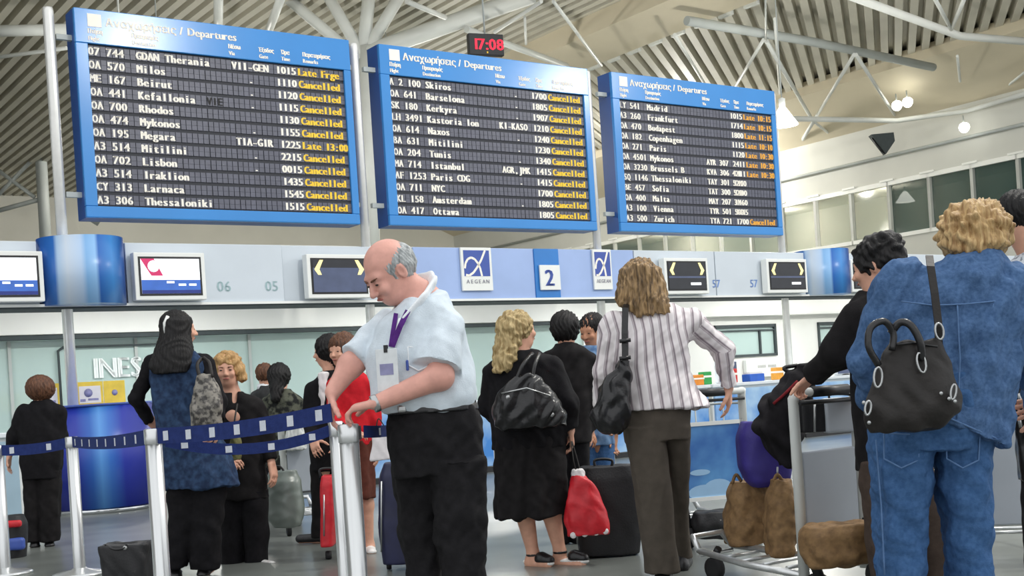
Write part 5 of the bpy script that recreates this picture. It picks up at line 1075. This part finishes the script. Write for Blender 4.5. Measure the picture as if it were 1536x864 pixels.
# bags on the floor
b = Item('tote_bag', 'bag', 190, 7.3, 'black open-topped bag standing on the floor in front of the thick post', .008); j = b.j
s = Solid(); s.loft(b.rows([(815, 152, 226, .12), (850, 158, 226, .13), (892, 162, 224, .13)]), .01, n=5); s.ell(j(190, 812), (.115, .085, .025), None, .01, 's'); b.put(s, 'bag_body', 'case_k', fold=.004, wl=.1)
b.tube([j(158, 818, -.1), j(172, 824, -.125), j(186, 822, -.125), j(190, 816, -.12)], .007, 'handle', 'leather_k'); MB().lathe([(.012, 0), (.014, .006), (.008, .012)], 10, ax='y').build('clasp', M['silver'], b.root, loc=tuple(j(187, 822, -.13)))
b = Item('holdall', 'bag', 425, 9.2, 'grey-green glossy holdall on the trolley beside the older woman', .008, z=.28); j = b.j
s = Solid(); s.loft(b.rows([(706, 404, 444, .07), (722, 398, 452, .12), (752, 395, 456, .14), (778, 402, 455, .13), (790, 412, 450, .1)]), .03); b.put(s, 'bag_body', 'bag_green', fold=.004, wl=.14, seed=65); b.tube([j(412, 712), j(412, 702), j(420, 700), j(430, 712)], .008, 'handle', 'leather_k')
b = Item('backpack', 'bag', 22, 10.0, 'small red, black and blue backpack on the floor at the left edge', .009); j = b.j
s = Solid(); s.loft(b.rows([(772, 8, 34, .08), (786, 5, 40, .11), (806, 5, 40, .11), (838, 6, 38, .1)]), .02); b.put(s, 'bag_body', 'case_k'); s = Solid(); s.box(j(18, 786, -.1), (.075, .03, .028), r=.02); b.put(s, 'red_pocket', 'bag_red'); s = Solid(); s.box(j(22, 816, -.09), (.08, .035, .05), r=.025); b.put(s, 'blue_pocket', 'logo_blue')
def suitcase(px, d, rows, label, m, hx, pull=True):
    b = Item('suitcase', 'suitcase', px, d, label, .009); j = b.j; s = Solid(); s.loft(b.rows(rows), .02, n=4.5); b.put(s, 'shell', m, fold=.003, wl=.2)
    y = rows[0][0]; b.tube([j(hx - 12, y + 4), j(hx - 12, y - 8), j(hx + 12, y - 8), j(hx + 12, y + 4)], .009, 'handle', 'black')
    yb = rows[-1][0]; MB().tube([j(rows[2][1] + 4, y + 30, -rows[1][3] - .002), j(rows[2][1] + 4, yb - 14, -rows[1][3] - .002)], .006, 6).build('zip', M['silver'], b.root)
    for x in (rows[-1][1] + 8, rows[-1][2] - 8):
        c = j(x, yb); MB().lathe([(.028, -.014), (.03, 0), (.028, .014)], 14, ax='x').build('wheel', M['rubber'], b.root, loc=(c[0], c[1] - .03, .03))
suitcase(612, 7.9, [(692, 576, 648, .12), (710, 570, 656, .14), (780, 568, 660, .15), (842, 576, 656, .14)], 'large black and navy suitcase standing behind the bald man', 'case_n', 612)
suitcase(912, 7.9, [(698, 872, 950, .12), (716, 866, 960, .14), (780, 862, 964, .15), (830, 868, 958, .14)], 'large black suitcase behind the red carrier bag', 'case_k', 905)
suitcase(493, 8.6, [(712, 484, 502, .1), (724, 482, 504, .12), (780, 482, 504, .12), (818, 484, 502, .12)], 'narrow red suitcase behind the barrier posts', 'bag_red', 493)
b = Item('carrier_bag', 'bag', 570, 8.1, 'pale pink and white paper bag behind the bald man\'s belt', .008, z=.62); j = b.j
s = Solid(); s.loft(b.rows([(640, 560, 584, .05), (690, 556, 588, .06)]), .01, n=5); b.put(s, 'bag_body', 'whitecl', fold=.003); b.tube([j(564, 642), j(568, 628), j(578, 642)], .004, 'handle', 'leather_b')

# ================================================================ LUGGAGE TROLLEYS
def trolley(px, d, yaw, label, panel='panel', ph=(.40, .86), w=.5, Lg=.8, basket=True):
    c = P(px, 700, d); o = empty('luggage_trolley', (c.x, d, 0), yaw, label=label, cat='luggage trolley', group='airport luggage trolleys')
    for e in (-1, 1):
        x = e * w / 2
        MB().tube([(x, 0, .10), (x, 0, .95), (x * .96, -.03, .99)], .026, 10).build('upright', M['steel'], o)
        MB().tube([(x, 0, .12), (x * .9, Lg * .5, .14), (x * .55, Lg, .17)], .018, 8).build('side_rail', M['alu'], o)
        MB().tube([(x, 0, .35), (x, -.10, .10)], .024, 8).build('rear_strut', M['black'], o)
        MB().lathe([(.05, -.018), (.07, -.016), (.07, .016), (.05, .018)], 20, (x, -.08, .07), 'x').build('rear_wheel', M['rubber'], o)
    MB().tube([(-w / 2, -.03, .98), (w / 2, -.03, .98)], .022, 10).build('handle_bar', M['steel'], o); MB().tube([(-w * .3, -.03, .98), (w * .3, -.03, .98)], .027, 10).build('grip', M['black'], o)
    MB().tube([(-w * .5, -.04, .93), (w * .5, -.04, .93)], .010, 8).build('brake_bar', M['black'], o)
    MB().bbox(-w / 2 + .03, w / 2 - .03, -.012, .012, ph[0], ph[1], .008).build('panel', M[panel], o)
    bk = MB()
    for z in (.66, .90): bk.tube([(-w / 2, .01, z), (-w / 2, .24, z), (w / 2, .24, z), (w / 2, .01, z)], .009, 6)
    for x in (-.2, -.1, 0, .1, .2): bk.tube([(x, .01, .66), (x, .24, .66), (x, .24, .9)], .005, 6)
    if basket: bk.build('basket', M['steel_dull'], o, kind='stuff')
    for i in range(5): t = .12 + i * .17; MB().tube([(-w / 2 * (1 - .45 * t / Lg), t, .145), (w / 2 * (1 - .45 * t / Lg), t, .145)], .010, 6).build('platform_bar', M['alu'], o)
    MB().tube([(-w * .28, Lg, .17), (-w * .24, Lg + .06, .24), (w * .24, Lg + .06, .24), (w * .28, Lg, .17)], .018, 8).build('nose_hoop', M['alu'], o)
    MB().tube([(0, Lg - .02, .17), (0, Lg + .02, .12)], .02, 8).build('fork', M['black'], o); MB().lathe([(.04, -.02), (.06, -.018), (.06, .018), (.04, .02)], 18, (0, Lg + .02, .06), 'x').build('front_wheel', M['rubber'], o)
    return o
T1 = trolley(1243, 6.0, .62, 'luggage trolley with grey panel loaded with brown bags, pushed by the black-haired woman', ph=(.30, .70), w=.44, basket=False)
T2 = trolley(1070, 8.1, .25, 'luggage trolley with a blue sky advert panel behind the striped blazer', 'ad_sky', (.30, .78), w=.46, Lg=.6)
T3 = trolley(462, 10.4, .3, 'luggage trolley with pale panel carrying the grey-green holdall', 'panel', (.35, .8), w=.4)
T4 = trolley(1505, 6.6, -.2, 'empty luggage trolley with pale panel at the right edge', 'panel', (.2, .8), w=.5)
fr_ = MB()
for a_ in ((-.215, .215, .285, .31), (-.215, .215, .77, .795)): fr_.box(a_[0], a_[1], -.022, .0, a_[2], a_[3])
for x_ in (-.215, .195): fr_.box(x_, x_ + .02, -.022, .0, .285, .795)
fr_.build('panel_frame', M['white'], T2)
for cx_, cz_, rx_, rz_ in ((-.08, .34, .11, .05), (.02, .36, .1, .06), (.1, .33, .08, .035), (-.1, .47, .07, .02)):
    MB().add([(cx_ + rx_ * math.cos(t), -.0145 - .0004 * cx_, cz_ + rz_ * math.sin(t)) for t in np.linspace(0, 6.1, 18)], [tuple(range(18))]).build('printed_cloud', M['ad_cloud'], T2)
# load of the main trolley
def softbag(px, d, z, rows, label, m, fold=.006, n=3.0, name='travel_bag', extra=None):
    b = Item(name, 'bag', px, d, label, .008, z=z); s = Solid(); s.loft(b.rows(rows), .03, n=n); b.put(s, 'bag_body', m, fold=fold, wl=.11, seed=int(px))
    if extra: extra(b)
    return b
softbag(1122, 6.75, .16, [(722, 1098, 1140, .1), (740, 1092, 1152, .13), (790, 1086, 1154, .14), (815, 1090, 1146, .13)], 'brown soft travel bag, left of the two on the trolley', 'bag_brown', extra=lambda b: b.tube([b.j(1098, 726, -.05), b.j(1104, 712, -.06), b.j(1112, 722, -.05)], .009, 'handle', 'bag_brown'))
softbag(1170, 6.45, .16, [(718, 1156, 1184, .1), (745, 1150, 1190, .13), (800, 1148, 1192, .14), (832, 1152, 1188, .13)], 'brown soft travel bag, right of the two on the trolley', 'bag_brown', extra=lambda b: b.tube([b.j(1160, 722, -.06), b.j(1166, 712, -.07), b.j(1174, 722, -.06)], .009, 'handle', 'bag_brown'))
softbag(1146, 6.6, .55, [(632, 1114, 1150, .1), (652, 1106, 1176, .13), (700, 1108, 1186, .14), (722, 1118, 1184, .13), (728, 1128, 1176, .1)], 'indigo blue rounded bag on top of the brown bags', 'bag_blue', .003, 3.5, extra=lambda b: MB().tube([b.j(1166, 700, -.135), b.j(1166, 716, -.13)], .006, 6).build('zip_pull', M['silver'], b.root))
softbag(1168, 6.3, .72, [(546, 1192, 1216, .06), (570, 1172, 1220, .1), (600, 1144, 1216, .12), (640, 1130, 1204, .13), (672, 1150, 1198, .11), (700, 1170, 1194, .08)], 'black backpack with a red stripe slumped on top of the trolley', 'bag_k', .012, 2.3, 'backpack', extra=lambda b: (b.tube([b.j(1196, 572, -.09), b.j(1176, 592, -.12), b.j(1160, 606, -.12)], .008, 'red_strap', 'strap_red'), b.tube([b.j(1186, 560), b.j(1176, 552), b.j(1196, 548)], .01, 'handle', 'leather_k')))
softbag(1253, 5.75, .12, [(786, 1206, 1304, .1), (800, 1200, 1312, .13), (830, 1200, 1312, .13), (846, 1212, 1300, .1)], 'mottled brown bag lying low at the back of the trolley', 'bag_brown', .010, 3.0)
b = Item('briefcase', 'suitcase', 1248, 6.1, 'silver-grey hard case resting in the trolley basket under the handle', .007, z=.7); j = b.j
s = Solid(); s.box(j(1262, 622), (.088, .05, .085), r=.012); b.put(s, 'shell', 'panel', fold=.0005); s = Solid(); s.box(j(1218, 624, .02), (.06, .05, .08), r=.01); b.put(s, 'black_end', 'case_k'); MB().tube([j(1222, 602, -.05), j(1222, 648, -.05)], .006, 6).build('edge_trim', M['silver'], b.root); b.tube([j(1244, 599), j(1246, 592), j(1274, 592), j(1276, 599)], .006, 'handle', 'black')
softbag(1072, 7.95, .14, [(766, 1040, 1096, .1), (785, 1036, 1100, .13), (806, 1044, 1094, .11)], 'black bag on the trolley under the sky advert', 'case_k', .005)
# pleated white bag behind the older woman
b = Item('carrier_bag', 'bag', 442, 10.3, 'pleated white plastic bag on the trolley handle behind the older woman', .008, z=.6); s = Solid(); s.loft(b.rows([(634, 436, 452, .04), (655, 428, 458, .06), (675, 424, 460, .07)]), .02); b.put(s, 'bag_body', 'paperw', fold=.006, wl=.04, aniso=(1, 1, .1)); b.tube([b.j(440, 636), b.j(444, 622), b.j(449, 636)], .005, 'handle', 'paperw')

# ================================================================ THINGS ON THE COUNTERS
def ctr(x, y, w, d, h, col, name, label, cat, kind='box'):
    o = empty(name, H(x, y, .97), RZ + R.uniform(-.1, .1), label=label, cat=cat); m = mat('ctr_' + col.strip('#'), col, .5, var=.1)
    MB().bbox(-w / 2, w / 2, -d / 2, d / 2, 0, h, min(w, h) * .08).build('body', m, o)
    if kind == 'box': MB().box(-w / 2 - .004, w / 2 + .004, -d / 2 - .004, d / 2 + .004, h * .55, h * .7).build('band', M['ltr_w'], o)
    if kind == 'mon': MB().box(-w * .45, w * .45, -d / 2 - .006, -d / 2, h * .08, h * .92).build('screen', M['scr_m'], o); MB().lathe([(.09, -.02), (.09, 0), (.03, .01)], 14, (0, 0, .015)).build('stand', M['black'], o)
    if kind == 'tray': MB().box(-w / 2 + .02, w / 2 - .02, -d / 2 + .02, d / 2 - .02, h, h + .03).build('contents', M['poster_w'], o)
ctr(13.2, 14.05, .22, .16, .16, '#e08a2c', 'leaflet_box', 'orange leaflet box on the counter beside the striped sleeve', 'box'); ctr(13.55, 14.2, .16, .14, .2, '#2f9a4e', 'leaflet_box', 'green leaflet box on the counter beside the striped sleeve', 'box'); ctr(13.95, 14.05, .18, .14, .22, '#c8302c', 'leaflet_box', 'red leaflet box on the counter beside the striped sleeve', 'box')
ctr(14.5, 14.1, .3, .2, .12, '#2f62c0', 'desk_tray', 'blue desk tray on the counter left of the right pole', 'tray', 'tray'); ctr(15.05, 14.1, .16, .14, .2, '#e8a23a', 'leaflet_box', 'amber leaflet box on the counter near the right pole', 'box')
ctr(14.15, 14.35, .42, .1, .36, '#d9dde2', 'desk_monitor', 'pale desk monitor behind the leaflet boxes', 'monitor', 'mon'); ctr(16.9, 14.3, .42, .1, .38, '#c9ced2', 'desk_monitor', 'pale desk monitor right of the right pole', 'monitor', 'mon'); ctr(8.2, 14.3, .42, .1, .38, '#d2d6d8', 'desk_monitor', 'pale desk monitor behind the two dark-haired heads', 'monitor', 'mon')
o = empty('desk_microphone', H(17.75, 14.2, .97), RZ, label='thin gooseneck microphone on the counter near the right pole', cat='microphone')
MB().lathe([(.06, 0), (.06, .02), (.02, .03)], 14).build('base', M['black'], o); MB().tube([(0, 0, .02), (0, 0, .5), (-.03, 0, .62)], .008, 6).build('stem', M['lip'], o); MB().lathe([(.01, 0), (.022, .02), (.022, .05), (.01, .07)], 10, (-.03, 0, .61)).build('capsule', M['case_k'], o)
